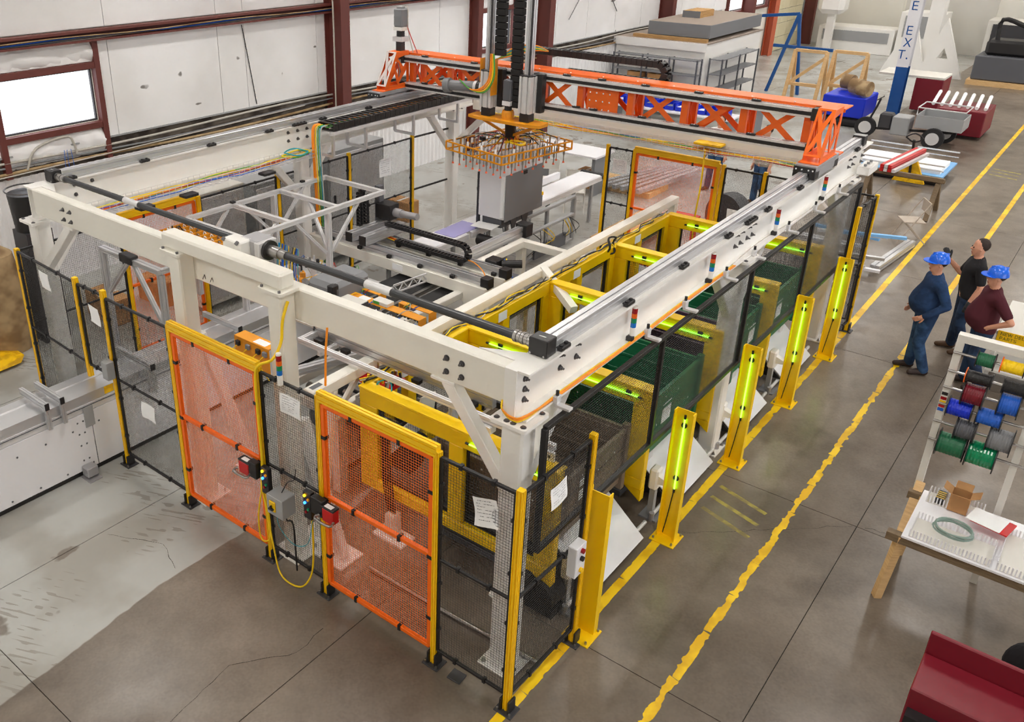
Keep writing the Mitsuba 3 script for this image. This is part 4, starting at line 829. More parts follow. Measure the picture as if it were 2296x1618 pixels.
# tilting chutes: white plates leaning out below the bins, on lifting tables
for i, y in enumerate((1.15, 2.95, 4.72, 6.5)):
    k = thing('tilt_chute', 'white tilting plate leaning out at floor level below the bins, ' + ('nearest the camera', 'second from the camera', 'third from the camera', 'fourth from the camera')[i], 'chute')
    a, b = y + .42, y + 1.5; p0, p1 = (-.10, .06), (-.58, .46)
    m = MB(); d = np.array([p1[0] - p0[0], 0, p1[1] - p0[1]]); L = np.linalg.norm(d); d /= L
    m.prism([(a + .02, 0), (b, 0), (b, L), (a, L)], .012, (p0[0], 0, p0[1]), ((0, 1, 0), tuple(d), tuple(np.cross((0, 1, 0), d)))); obj('plate', m.done(), 'panel_white', k)
    obj('lip', MB().box(p1[0] - .06, p1[0] + .03, a, b, .45, .49, c=.004).done(), 'grey_paint', k); obj('side_cheek', MB().prism([(-.58, .44), (-.15, .1), (-.9, .1), (-.9, .44)], .012, (0, a + .0, 0), ((1, 0, 0), (0, 0, 1), (0, -1, 0))).done(), 'black_matte', k)
    obj('hinge_box', MB().box(-.62, -.5, a + .1, a + .24, .4, .56, c=.008).box(-.62, -.5, b - .3, b - .16, .4, .56, c=.008).done(), 'alu_soft', k)
    t = thing('lift_table', 'grey lifting table under the bins, ' + ('nearest the camera', 'second from the camera', 'third from the camera', 'fourth from the camera')[i], 'lift table')
    obj('top', MB().box(-1.9, -.62, y + .2, y + 1.6, .43, .475, c=.006).done(), 'grey_dark', t); obj('base', MB().box(-1.85, -.65, y + .25, y + 1.55, 0, .08, c=.006).done(), 'grey_dark', t)
    for s in (y + .4, y + 1.4):
        for q in ((.08, .43), (.43, .08)): obj('scissor_arm', MB().bar((-1.75, s, q[0]), (-.75, s, q[1]), .04, .07).done(), 'grey_mid', t)
    c = thing('corner_fitting', 'white welded corner fitting beside the bollard, ' + ('nearest the camera', 'second from the camera', 'third from the camera', 'fourth from the camera')[i], 'bracket')
    obj('block', MB().box(-.3, -.2, y + .12, y + .26, .36, .62, c=.02).done(), 'white', c); obj('spike', MB().prism([(0, 0), (.2, .03), (0, .1)], .08, (-.2, y + .22, .45), ((1, 0, 0), (0, 0, 1), (0, -1, 0))).done(), 'white', c); obj('stem', MB().box(-.28, -.22, y + .15, y + .22, 0.02, .36).done(), 'grey_paint', c); obj('foot', MB().box(-.34, -.14, y + .08, y + .3, 0, .02).done(), 'grey_mid', c)
    r = thing('floor_pipe', 'steel pipe on the floor behind the bollards, ' + ('nearest the camera', 'second from the camera', 'third from the camera', 'fourth from the camera')[i], 'pipe'); obj('pipe', MB().cyl((-.2, y + .12, .07), (-.2, y + 1.75, .07), .022, 10).done(), 'alu_soft', r, smooth=40); obj('elbow', MB().cyl((-.2, y + .1, 0), (-.2, y + .1, .1), .03, 10).done(), 'alu_dull', r)
k = thing('conduit', 'ribbed steel conduit lying on the floor inside the near corner', 'conduit'); obj('hose', MB().tube([(-2.0, .5, .03), (-1.0, .52, .03), (-.05, .55, .05)], .022, 8, smooth=6).done(), 'steel', k, smooth=True)
k = thing('hose_coil', 'black motor with a round end inside the near corner', 'motor'); obj('drum', MB().cyl((-.4, 1.05, .22), (-.4, 1.45, .22), .17, 24).done(), 'black_matte', k, smooth=40); obj('foot', MB().box(-.55, -.25, 1.1, 1.4, 0, .08).done(), 'black', k)
k = thing('loose_clip', 'black plastic floor plate in front of the near corner fence', 'floor plate'); obj('plate', MB().obox((-.52, .0, .008), (.13, .12, .014), .05, c=.003).done(), 'charcoal', k)
k = thing('crumpled_paper', 'crumpled white paper on the mid rail of the near corner fence', 'paper')
r = np.random.default_rng(5); V = np.c_[r.uniform(-.5, -.2, 14), r.uniform(.32, .5, 14), r.uniform(.66, .74, 14)]; h = ConvexHull(V); obj('scrap', (V, h.simplices), 'paper', k)

# long white truss along the bays
k = thing('inner_truss', 'long white welded truss between the conveyors and the yellow bays', 'truss')
obj('top_chord', MB().box(-2.97, -2.83, .62, 9.05, 1.56, 1.68, c=.01).done(), 'white_warm', k); obj('bottom_chord', MB().box(-3.02, -2.92, .9, 9.0, 1.12, 1.24, c=.01).done(), 'white_warm', k)
for y in (1.4, 2.9, 4.35, 5.75, 7.15, 8.5):
    for s in (-1, 1): obj('web', MB().bar((-2.92, y, 1.57), (-2.95, y + s * .32, 1.2), .05).done(), 'white_warm', k)
obj('end_leg', MB().bar((-2.9, 9.0, 1.6), (-2.9, 9.0, .02), .11).done(), 'white_warm', k); obj('leg', MB().bar((-2.9, .95, 1.56), (-2.75, .55, .02), .1).done(), 'white_warm', k); obj('foot', MB().box(-2.95, -2.6, .4, .75, 0, .02).done(), 'white', k)
obj('leg', MB().bar((-2.95, 4.6, 1.2), (-2.95, 4.6, .02), .1).done(), 'white_warm', k); obj('stay', MB().bar((-2.86, 4.9, 1.66), (-2.14, 4.5, 1.42), .1).done(), 'white_warm', k)
obj('slot', MB().box(-2.93, -2.87, .66, .8, 1.68, 1.683).done(), 'grey_dark', k)
for i, y in enumerate((3.2, 4.6, 6.1, 7.6)): obj('rail_clamp', MB().box(-2.8, -2.74, y, y + .07, 1.36, 1.4, c=.004).done(), 'black', k)
obj('side_rail', MB().slot((-2.78, 1.2, 1.34), (-2.78, 8.8, 1.34), .06, .1).done(), 'alu_dull', k)
# leaning legs seen through the doors
k = thing('leaning_leg', 'white raking leg behind the left orange door, standing on a bolted plate', 'strut'); obj('leg', MB().bar((-4.22, .34, 2.0), (-4.25, .92, .03), .11, c=.01).done(), 'white', k); obj('plate', MB().box(-4.42, -4.08, .78, 1.08, 0, .022).done(), 'white', k)
k = thing('leaning_leg', 'white raking leg behind the right orange door', 'strut'); obj('leg', MB().bar((-2.72, .36, 1.55), (-2.32, .45, .03), .11, c=.01).done(), 'white', k); obj('plate', MB().box(-2.62, -2.2, .3, .62, 0, .022).done(), 'white', k)
k = thing('base_foot', 'white bolted base plate on the floor behind the right orange door', 'base plate'); obj('plate', MB().box(-2.35, -1.95, .93, 1.15, 0, .03).done(), 'white', k); obj('stub', MB().box(-2.22, -2.1, .98, 1.1, .03, .3).done(), 'offwhite', k)

# infeed conveyor, y from outside the picture to y = 4
k = thing('infeed_conveyor', 'long white sided conveyor with an aluminium beam on top that enters the fence', 'conveyor')
for y0, y1 in ((-4.5, -.28), (-.27, 4.0)): obj('side_panel', MB().box(-5.625, -5.615, y0, y1, .07, .79).done(), 'panel_white', k)
obj('side_panel', MB().box(-6.13, -6.12, -4.5, 4.0, .07, .79).done(), 'panel_white', k)
obj('plinth', MB().box(-6.1, -5.64, -4.5, 4, 0, .07).done(), 'black', k); obj('under_frame', MB().box(-6.11, -5.63, -4.5, 4, .79, .88).done(), 'alu_soft', k); obj('groove', MB().box(-5.629, -5.62, -4.5, 4, .855, .862).done(), 'grey_dark', k)
m = MB().extr([(-.23, 0), (.23, 0), (.23, .12), (.08, .125), (.07, .112), (-.07, .112), (-.08, .125), (-.23, .12)], (-5.87, -4.5, .88), (-5.87, 4.0, .88)); obj('beam', m.done(), 'alu', k)
for y in np.arange(-4.3, 1.5, .33):
    for z, dy in ((.12, 0), (.62, .15)):
        if y + dy < -.1: obj('screw', MB().cyl((-5.615, y + dy, z), (-5.611, y + dy, z), .012, 8).done(), 'grey_dark', k)
for z in (.2, .24 + .16, .55, .7):
    for dy in (0, .07): obj('screw', MB().cyl((-5.615, -.45 + dy, z), (-5.611, -.45 + dy, z), .011, 8).done(), 'grey_dark', k)
for y in (-.78, -.6): obj('cross_bar', MB().slot((-6.12, y, 1.09), (-5.56, y, 1.09), .045, .075, k=2).done(), 'alu', k); obj('cross_bar_leg', MB().slot((-5.58, y, .8), (-5.58, y, 1.05), .045).done(), 'alu', k); obj('cap', MB().box(-5.562, -5.552, y - .024, y + .024, 1.05, 1.13).done(), 'black', k)
for y in (.5, 1.83): obj('cross_bar', MB().slot((-6.2, y, 1.09), (-5.45, y, 1.09), .045, .075, k=2).done(), 'alu', k); obj('cross_bar_leg', MB().slot((-5.5, y, .75), (-5.5, y, 1.06), .05, .1).done(), 'alu', k); obj('cap', MB().box(-5.452, -5.442, y - .03, y + .03, 1.05, 1.13).done(), 'black', k)
obj('bracket_plate', MB().box(-5.612, -5.604, -.36, -.24, .6, .86, c=.002).done(), 'grey_paint', k)
obj('foot_block', MB().box(-5.61, -5.48, -.5, -.36, .03, .15, c=.01).done(), 'alu_dull', k); obj('foot_plate', MB().box(-5.61, -5.42, -.52, -.36, 0, .012).done(), 'alu_dull', k)
obj('tape', MB().box(-5.638, -5.6395, -.05, .07, .9, .995).done(), 'tarp_yellow', k)
# far belt conveyor, same line
k = thing('belt_conveyor', 'white belt conveyor on grey legs that leaves the cell at the back', 'conveyor')
for y0, y1 in ((5.1, 6.95), (7.05, 11.6)): obj('belt', MB().box(-6.08, -5.62, y0, y1, .93, .96, c=.006).done(), 'panel_white', k); obj('side_rail', MB().slot((-5.6, y0, .9), (-5.6, y1, .9), .04, .1).done(), 'alu_soft', k); obj('side_rail', MB().slot((-6.1, y0, .9), (-6.1, y1, .9), .04, .1).done(), 'alu_soft', k)
obj('purple_belt', MB().box(-6.06, -5.64, 6.6, 7.4, .962, .97).done(), mat('lilac', srgb(150, 146, 196), .4), k)
for y in (5.4, 6.6, 8.2, 9.6, 11.3):
    for x in (-6.05, -5.65): obj('leg', MB().slot((x, y, .02), (x, y, .88), .06).done(), 'grey_paint', k)
obj('motor', MB().cyl((-5.55, 7.2, .8), (-5.25, 7.2, .8), .1, 16).done(), 'black', k, smooth=40); obj('end_roller', MB().cyl((-6.1, 11.65, .93), (-5.55, 11.65, .93), .06, 14).done(), 'black', k, smooth=40)
obj('wing', MB().box(-6.2, -6.12, 9.5, 10.8, .97, 1.1).done(), 'panel_white', k)
for y in (8.0, 9.2, 5.6): obj('sensor_mast', MB().cyl((-5.55, y, .9), (-5.55, y, 1.15), .012, 8).done(), 'grey_mid', k); obj('sensor', MB().box(-5.57, -5.53, y - .02, y + .02, 1.12, 1.18, c=.004).done(), 'fence_yellow', k)
k = thing('control_frame', 'grey tube frame with wires beside the belt conveyor', 'frame')
for a, b in (((-5.3, 8.3, .05), (-5.3, 8.3, .95)), ((-5.3, 10.0, .05), (-5.3, 10.0, .95)), ((-5.3, 8.3, .08), (-5.3, 10.0, .08)), ((-5.3, 8.3, .6), (-5.3, 10.0, .6)), ((-5.3, 8.3, .95), (-5.3, 10, .95))): obj('tube', MB().bar(a, b, .07, c=.02).done(), 'grey_paint', k)
obj('panel', MB().box(-5.24, -5.2, 8.5, 9.6, .1, .35).done(), 'grey_dark', k); r = np.random.default_rng(9)
for q in range(14): a = r.uniform(8.4, 9.9); obj('wire', MB().tube([(-5.25, a, .6), (-5.2 + .1 * r.random(), a + r.uniform(-.2, .2), .4), (-5.22, a + r.uniform(-.3, .3), .2 + .1 * r.random())], .007, 4, smooth=4).done(), ['cable_yellow', 'black', 'cable_grey', 'black'][q % 4], k, smooth=True)
# tall white box with a grey sheet on its side, standing on the belt
k = thing('metal_box', 'tall white metal box with a dark grey side sheet standing on the belt conveyor', 'box')
obj('shell', MB().box(-5.74, -5.2, 7.42, 8.56, 1.15, 2.3, c=.008).done(), 'panel_white', k); obj('grey_sheet', MB().box(-5.195, -5.185, 7.42, 8.58, 1.12, 1.94).done(), 'grey_mid', k); obj('clip', MB().box(-5.185, -5.175, 7.95, 8.05, 1.86, 1.92).done(), 'black', k)
obj('edge_bar', MB().box(-5.26, -5.205, 7.38, 7.42, 1.2, 1.92).done(), 'paper', k); obj('support', MB().box(-5.7, -5.3, 7.5, 8.5, .97, 1.15).done(), 'grey_dark', k); obj('left_frame', MB().box(-5.8, -5.75, 7.45, 7.5, .97, 1.9).done(), 'charcoal', k)
obj('paper', MB().obox((-5.5, 7.3, 1.03), (.42, .3, .004), .1).done(), 'paper', k)
for y in (7.6, 7.95): obj('dark_gusset', MB().prism([(0, 0), (.22, 0), (.11, -.28)], .02, (-5.2, y, 1.12), ((0, 1, 0), (0, 0, 1), (1, 0, 0))).done(), 'charcoal', k)

# pair of linear axes across the cell on a white beam, with a carriage and cable chain
k = thing('cross_axis', 'pair of aluminium linear axes on a white cross beam with a black carriage', 'linear axis')
for y, x0, x1 in ((4.75, -7.0, -3.72), (5.2, -6.6, -3.72)):
    obj('rail', MB().slot((x0, y, 1.3), (x1, y, 1.3), .1, .11, k=1).done(), 'alu', k); obj('groove', MB().box(x0, x1, y - .012, y + .012, 1.356, 1.358).done(), 'grey_dark', k); obj('end_block', MB().box(x1, x1 + .14, y - .07, y + .07, 1.22, 1.37, c=.006).done(), 'black', k)
    for x in np.arange(x0 + .4, x1, .6): obj('clamp', MB().box(x - .035, x + .035, y - .1, y - .05, 1.24, 1.29, c=.005).done(), 'black', k)
obj('beam', MB().box(-7.1, -3.6, 4.64, 4.84, 1.06, 1.24, c=.01).done(), 'white_warm', k); obj('beam', MB().box(-6.7, -3.6, 5.1, 5.3, 1.06, 1.24, c=.01).done(), 'white_warm', k)
for x, s in ((-7.05, 1), (-3.62, -1)): obj('gusset', MB().prism([(0, 0), (s * .5, 0), (0, -.5)], .02, (x, 4.66, 1.08), ((1, 0, 0), (0, 0, 1), (0, -1, 0))).done(), 'white_warm', k); obj('leg', MB().box(x - .06, x + .06, 4.68, 4.8, 0, 1.08).done(), 'white_warm', k)
obj('card', MB().box(-5.3, -5.1, 4.635, 4.638, 1.1, 1.2).done(), 'paper', k)
c = obj('carriage', MB().box(-6.05, -5.75, 4.6, 5.4, 1.36, 1.4, c=.005).done(), 'alu_dull', k)
obj('arm', MB().slot((-6.0, 4.45, 1.5), (-6.0, 5.35, 1.5), .12, .14, k=3).done(), 'alu', k); obj('arm', MB().slot((-5.72, 4.45, 1.5), (-5.72, 5.35, 1.5), .12, .14, k=3).done(), 'alu', k); obj('arm_cap', MB().box(-6.06, -5.94, 4.43, 4.45, 1.43, 1.57).box(-5.78, -5.66, 4.43, 4.45, 1.43, 1.57).done(), 'black', k)
obj('column', MB().box(-6.15, -6.05, 5.2, 5.3, 1.4, 2.1).done(), 'grey_dark', k); obj('drive', MB().box(-6.1, -5.8, 5.15, 5.38, 1.6, 1.85, c=.01).done(), 'black', k); obj('motor', MB().cyl((-5.8, 5.28, 1.72), (-5.66, 5.28, 1.72), .07, 16).cyl((-5.66, 5.28, 1.72), (-5.35, 5.28, 1.74), .055, 16).done(), 'alu_dull', k, smooth=40)
chain('axis_chain', 'black cable chain looping back beside the cross axes', [(x, 5.02, 1.62) for x in np.arange(-5.75, -4.35, .08)] + [(-4.3 + .12 * math.sin(t), 5.02, 1.5 + .12 * math.cos(t)) for t in np.linspace(0, PI, 8)] + [(x, 5.02, 1.38) for x in np.arange(-4.35, -5.6, -.08)], .1, .06, pitch=.06)
chain('axis_chain', 'small black cable chain arching up beside the black carriage', [(-6.3, 5.0, z) for z in np.arange(1.45, 1.95, .06)] + [(-6.23 - .07 * math.cos(t), 5.0, 1.95 + .07 * math.sin(t)) for t in np.linspace(0, PI, 7)] + [(-6.16, 5.0, z) for z in np.arange(1.93, 1.5, -.06)], .1, .05, pitch=.055, up=(0, 1, 0))
for i, mm in enumerate(('cable_yellow', 'cable_red', 'cable_orange')): obj('cable', MB().tube([(-6.0, 5.0 + .03 * i, 1.42), (-5.7, 5.03 + .03 * i, 1.38), (-5.3, 5.0 + .02 * i, 1.36)], .009, 5, smooth=3).done(), mm, k, smooth=True)
obj('cable', MB().tube([(-4.4, 5.02, 1.38), (-4.1, 5.0, 1.42), (-3.8, 4.85, 1.4), (-3.7, 4.8, 1.3)], .008, 5, smooth=5).done(), 'cable_orange', k, smooth=True)
k = thing('lengthwise_axis', 'aluminium linear axis with a black end motor on a white frame beside the belt conveyor', 'linear axis')
obj('rail', MB().slot((-4.62, 5.5, 1.2), (-4.62, 7.05, 1.2), .1, .16, k=1).done(), 'alu', k); obj('end_block', MB().box(-4.72, -4.5, 7.05, 7.25, 1.1, 1.32, c=.01).done(), 'black', k); obj('frame_beam', MB().box(-4.52, -4.4, 5.5, 6.95, 1.02, 1.14, c=.008).done(), 'white_warm', k); obj('frame_beam', MB().box(-4.52, -2.95, 6.83, 6.95, 1.02, 1.14, c=.008).done(), 'white_warm', k)
obj('leg', MB().box(-4.53, -4.41, 6.82, 6.94, 0, 1.03).done(), 'white_warm', k); obj('gearmotor', MB().box(-4.05, -3.85, 5.25, 5.45, 1.2, 1.4, c=.01).cyl((-3.85, 5.4, 1.32), (-3.6, 5.55, 1.34), .06, 14).done(), 'black', k); r = np.random.default_rng(3)
for q in range(9): obj('wire', MB().tube([(-4.3, 5.8 + .1 * q * .5, 1.05), (-4.2 + .1 * r.random(), 5.8 + r.uniform(-.2, .3), .98), (-4.0, 5.7 + .3 * r.random(), .9)], .012, 4, smooth=4).done(), ['cable_blue', 'black', 'cable_blue', 'cable_yellow', 'cable_grey'][q % 5], k, smooth=True)
obj('pan', MB().box(-4.35, -3.7, 5.55, 6.1, .86, .9, c=.01).done(), 'grey_dark', k)
# big open frame of aluminium extrusions
k = thing('extrusion_frame', 'open rectangular frame of aluminium extrusions on tall posts', 'frame'); X0, X1, Y0, Y1, Zt = -7.03, -5.8, 2.3, 5.0, 2.11
for y in (Y0, 3.12, 4.03, Y1): obj('cross_rail', MB().slot((X0, y, Zt), (X1, y, Zt), .06, k=1).done(), 'alu_soft', k)
for x in (X0, X1): obj('side_rail', MB().slot((x, Y0, Zt + .001), (x, Y1 + .03, Zt + .001), .062, k=1).done(), 'alu_soft', k)
for x, y in ((X1, 3.82), (X0, 3.9), (X0, 2.4), (X1 - .2, 2.4)):
    obj('post', MB().slot((x, y, .95), (x, y, Zt - .03), .09, .06).done(), 'alu_soft', k)
    for s in (-1, 1): obj('stay', MB().slot((x, y + s * .62, Zt - .03), (x, y + s * .06, Zt - .62), .045).done(), 'alu_soft', k)
obj('stay', MB().slot((X1 - .6, 4.03, Zt - .03), (X1 - .05, 3.85, Zt - .62), .045).done(), 'alu_soft', k)
for p in ((X0, 3.12), (X0, 4.5)): obj('joint_cap', MB().box(p[0] - .03, p[0] + .03, p[1] - .03, p[1] + .03, Zt + .03, Zt + .06).done(), 'black', k)
k = thing('portal_frame', 'aluminium extrusion portal with diagonal stays behind the left front fence', 'frame'); y = .95
obj('top_rail', MB().slot((-7.0, y, 2.09), (-5.72, y, 2.09), .09, .06).done(), 'alu', k)
for x in (-6.98, -5.74): obj('post', MB().slot((x, y, .02), (x, y, 2.05), .09, .06).done(), 'alu', k)
for a, b in (((-6.4, y, 2.06), (-6.94, y, 1.5)), ((-6.3, y, 2.06), (-5.78, y, 1.35))): obj('stay', MB().slot(a, b, .05).done(), 'alu', k)
obj('black_pad', MB().box(-6.5, -6.25, y - .07, y + .05, 2.05, 2.16, c=.01).done(), 'black', k); obj('side_rail', MB().slot((-5.74, y, 2.09), (-5.74, 2.2, 2.09), .06).done(), 'alu', k)
# tools: orange plates full of valves and small cylinders
def tool(x0, x1, y0, y1, z, label, seed, plate='orange', rows=1, ends=True, dens=1.0, hh=.12):
    k = thing('valve_plate', label, 'tool'); r = np.random.default_rng(seed)
    obj('plate', MB().box(x0, x1, y0, y1, z - .012, z, c=.003).done(), plate, k)
    if ends: obj('flange', MB().box(x0, x0 + .012, y0, y1, z - hh, z).box(x1 - .012, x1, y0, y1, z - hh, z).done(), plate, k)
    n = int((x1 - x0) / .055 * dens)
    for i in range(n):
        x = x0 + .03 + (x1 - x0 - .06) * i / max(1, n - 1)
        for q in range(rows):
            y = y0 - .035 - q * .05; zz = z - .05 - .02 * r.random()
            obj('valve', MB().cyl((x, y, zz - .05), (x, y, zz + .01), .014, 7).box(x - .014, x + .014, y - .016, y + .016, zz - .085, zz - .05).done(), ['charcoal', 'steel', 'steel_dark', 'purple_bin', 'black'][r.integers(0, 5)], k)
            if r.random() < .6: obj('fitting', MB().sphere((x + .01, y - .01, zz + .016), .012, 1).done(), ['paper', 'tool_orange', 'cable_blue', 'steel'][r.integers(0, 4)], k)
    for q in range(int(6 * dens)):
        a = r.uniform(x0 + .1, x1 - .2); obj('wire', MB().tube([(a, y0 - .03, z - .02), (a + r.uniform(-.05, .1), (y0 + y1) / 2, z + .05 * r.random()), (a + r.uniform(0, .2), y1 + .04, z - .03)], .006, 4, smooth=4).done(), ['cable_yellow', 'cable_green', 'cable_grey', 'black', 'cable_red', 'cable_blue'][q % 6], k, smooth=True)
    return k
kt = tool(-4.78, -3.32, 2.86, 3.0, 1.5, 'long orange plate with a dense row of small valves behind the front beam', 11, 'tool_orange', rows=3, dens=1.3)
obj('controller', MB().box(-4.1, -3.85, 2.88, 3.02, 1.5, 1.55, c=.006).done(), 'offwhite', kt); obj('screen', MB().box(-4.08, -3.98, 2.876, 2.88, 1.51, 1.545).done(), 'cable_green', kt); obj('tape', MB().box(-4.35, -4.2, 2.88, 2.98, 1.5, 1.502).done(), 'paper', kt)
tool(-4.8, -4.2, 3.12, 3.26, 1.5, 'short orange plate behind the long valve plate', 12, 'tool_orange'); tool(-3.85, -3.35, 3.1, 3.24, 1.5, 'second short orange plate beside the white truss', 13, 'tool_orange')
k = thing('orange_box', 'orange sensor housing with yellow wires between the portal posts', 'machine housing'); obj('top', MB().box(-4.5, -3.92, 1.0, 1.16, 1.62, 1.64, c=.004).done(), 'tool_orange', k); obj('front', MB().box(-4.5, -3.92, 1.0, 1.012, 1.28, 1.62).done(), 'tool_orange', k); obj('side', MB().box(-4.5, -4.488, 1.0, 1.16, 1.28, 1.62).done(), 'tool_orange', k)
obj('tape', MB().box(-4.2, -4.0, 1.02, 1.12, 1.64, 1.642).done(), 'paper', k)
for i, x in enumerate((-4.42, -4.25, -4.08, -3.97)): obj('socket', MB().box(x - .03, x + .03, .965, 1.0, 1.54, 1.6, c=.005).done(), 'grey_mid' if i % 2 else 'black', k); obj('wire', MB().tube([(x, .97, 1.55), (x - .04, .93, 1.48), (x + .02, .93, 1.38), (x + .08, .96, 1.28)], .006, 4, smooth=4).done(), 'cable_yellow', k, smooth=True)
# orange ribbed module on the left
k = thing('ribbed_module', 'orange ribbed tray of white tubes and wires near the left fence door', 'tool'); x0, x1, y0, y1, z = -7.15, -6.1, 1.72, 2.5, 2.02
for y in (y0, y1): obj('rail', MB().box(x0, x1, y - .01, y + .01, z - .1, z, c=.003).done(), 'tool_orange', k)
for i in range(8): x = x0 + (x1 - x0) * i / 7; obj('rib', MB().box(x - .012, x + .012, y0, y1, z - .08, z, c=.003).done(), 'tool_orange', k)
for i in range(7):
    x = x0 + .075 + (x1 - x0) * i / 7
    for j in range(6): obj('tube', MB().tube([(x, y0 + .1 + j * .11, z - .06), (x + .02, y0 + .1 + j * .11, z + .02), (x + .05, y0 + .12 + j * .11, z - .02)], .008, 5, smooth=3).done(), 'paper' if (i + j) % 3 else 'steel', k, smooth=True)
r = np.random.default_rng(8)
for q in range(10): obj('wire', MB().tube([(-7.0 + .3 * r.random(), 1.75 + .4 * r.random(), 2.0), (-6.95 + .3 * r.random(), 1.8 + .3 * r.random(), 2.12), (-6.8 + .3 * r.random(), 1.75 + .3 * r.random(), 2.0)], .009, 5, smooth=5).done(), 'paper' if q % 3 else 'black', k, smooth=True)
# aluminium axis and chain in front, on the yellow divider
k = thing('front_axis', 'aluminium rails crossing behind the front beam above the yellow divider', 'linear axis')
obj('rail', MB().slot((-3.7, 1.26, 1.74), (-.45, 1.26, 1.74), .05, .06).done(), 'alu_soft', k); obj('rail', MB().slot((-3.72, 1.55, 1.74), (-1.3, 1.55, 1.74), .07, .13, k=2).done(), 'alu', k); obj('cross', MB().slot((-3.7, 1.26, 1.72), (-3.7, 2.3, 1.72), .06).done(), 'alu_soft', k); obj('cross', MB().slot((-3.4, 1.26, 1.66), (-3.4, 1.55, 1.66), .05).done(), 'alu_soft', k)
obj('end_block', MB().box(-3.62, -3.5, 1.4, 1.48, 1.6, 1.72).done(), 'black', k); obj('slab', MB().box(-4.05, -3.72, 1.5, 2.4, 1.78, 1.8).done(), 'offwhite', k); obj('slab_edge', MB().box(-3.73, -3.715, 1.5, 2.4, 1.73, 1.8).done(), 'charcoal', k)
for x in (-3.2, -2.2, -1.5): obj('clamp', MB().box(x - .05, x + .05, 1.44, 1.5, 1.66, 1.7).done(), 'black', k)
obj('end_bracket', MB().box(-.62, -.42, 1.2, 1.23, 1.5, 1.72, c=.004).done(), 'alu_soft', k)
for dx in (.03, .09, .15):
    for dz in (.05, .11, .17): obj('hole', MB().cyl((-.62 + dx, 1.2, 1.5 + dz), (-.62 + dx, 1.196, 1.5 + dz), .014, 10).done(), 'black', k)
obj('proximity_box', MB().box(-1.42, -1.1, 1.2, 1.3, 1.62, 1.7, c=.006).done(), 'alu_soft', k); obj('post', MB().slot((-1.75, 1.5, 1.2), (-1.75, 1.5, 1.72), .05, .1).done(), 'alu_soft', k)
chain('front_chain', 'black cable chain running behind the front beam', [(x, 1.68, 1.86) for x in np.arange(-3.6, -1.32, .1)] + [(-1.3 + .1 * math.sin(t), 1.68, 1.76 + .1 * math.cos(t)) for t in np.linspace(0, PI, 8)] + [(x, 1.68, 1.66) for x in np.arange(-1.35, -2.3, -.1)], .1, .07, pitch=.08)
# belts and rollers in the middle
k = thing('belt_table', 'dark belt conveyors side by side with chrome edges in the middle of the cell', 'conveyor')
for i, x in enumerate((-5.15, -4.75, -4.35)): obj('belt', MB().box(x - .13, x + .13, 3.4, 5.2, .92, 1.0, c=.02).done(), 'rubber', k); obj('edge', MB().box(x + .15, x + .2, 3.4, 5.2, .95, 1.02, c=.006).done(), 'steel', k); obj('roller', MB().cyl((x - .14, 3.4, .96), (x + .14, 3.4, .96), .05, 14).done(), 'steel', k, smooth=40)
for x in (-5.3, -4.2):
    for y in (3.5, 5.1): obj('leg', MB().slot((x, y, .02), (x, y, .92), .06).done(), 'alu_dull', k)
obj('trim_channel', MB().box(-4.1, -3.98, 3.3, 5.2, 1.0, 1.1, c=.01).done(), 'offwhite', k)
kk = thing('lattice_arm', 'short aluminium lattice arm above the belts', 'arm')
for z in (1.08, 1.2): obj('chord', MB().bar((-4.72, 4.0, z), (-4.62, 4.85, z), .02).done(), 'alu_soft', kk)
for i in range(9): t0, t1 = i / 9, (i + 1) / 9; z0, z1 = (1.08, 1.2) if i % 2 else (1.2, 1.08); obj('web', MB().bar((-4.72 + .1 * t0, 4 + .85 * t0, z0), (-4.72 + .1 * t1, 4 + .85 * t1, z1), .014).done(), 'alu_soft', kk)
k = thing('pick_table', 'low aluminium table crowded with orange cylinders and coloured tubes', 'machine table'); r = np.random.default_rng(21)
obj('plate', MB().box(-6.9, -5.3, 3.2, 4.4, .93, .96, c=.004).done(), 'alu_soft', k)
for x in (-6.8, -5.4):
    for y in (3.3, 4.3): obj('leg', MB().slot((x, y, .02), (x, y, .93), .08).done(), 'alu_dull', k)
for i in range(46):
    x, y = r.uniform(-6.8, -5.4), r.uniform(3.25, 4.35); h = r.uniform(.04, .16)
    obj('cylinder' if i % 2 else 'block', (MB().cyl((x, y, .96), (x, y, .96 + h), r.uniform(.012, .03), 8) if i % 2 else MB().obox((x, y, .96 + h / 2), (r.uniform(.03, .12), r.uniform(.03, .2), h), r.uniform(0, 3), c=.003)).done(), ['tool_orange', 'steel', 'alu_soft', 'black', 'tool_orange', 'cable_blue', 'alu_dull'][r.integers(0, 7)], k)
for i in range(24): x, y = r.uniform(-6.8, -5.5), r.uniform(3.3, 4.3); obj('tube', MB().tube([(x, y, .98), (x + r.uniform(-.1, .1), y + r.uniform(-.15, .15), 1.05 + .08 * r.random()), (x + r.uniform(-.2, .2), y + r.uniform(-.2, .2), .98)], .006, 4, smooth=4).done(), ['cable_red', 'cable_yellow', 'cable_blue', 'black', 'cable_grey', 'cable_green'][i % 6], k, smooth=True)
obj('white_block', MB().box(-6.55, -6.1, 2.75, 3.15, .9, 1.05, c=.01).done(), 'alu_soft', k)
for i in range(10): obj('small_part', MB().obox((r.uniform(-6.5, -6.15), r.uniform(2.8, 3.1), 1.07), (.06, .04, .05), r.uniform(0, 3), c=.004).done(), ['paper', 'black', 'steel'][i % 3], k)
k = thing('red_valves', 'cluster of coloured fittings and cables on the white truss end', 'valve block'); r = np.random.default_rng(31)
obj('base', MB().box(-2.85, -2.45, 1.3, 1.6, 1.5, 1.56, c=.006).done(), 'red', k)
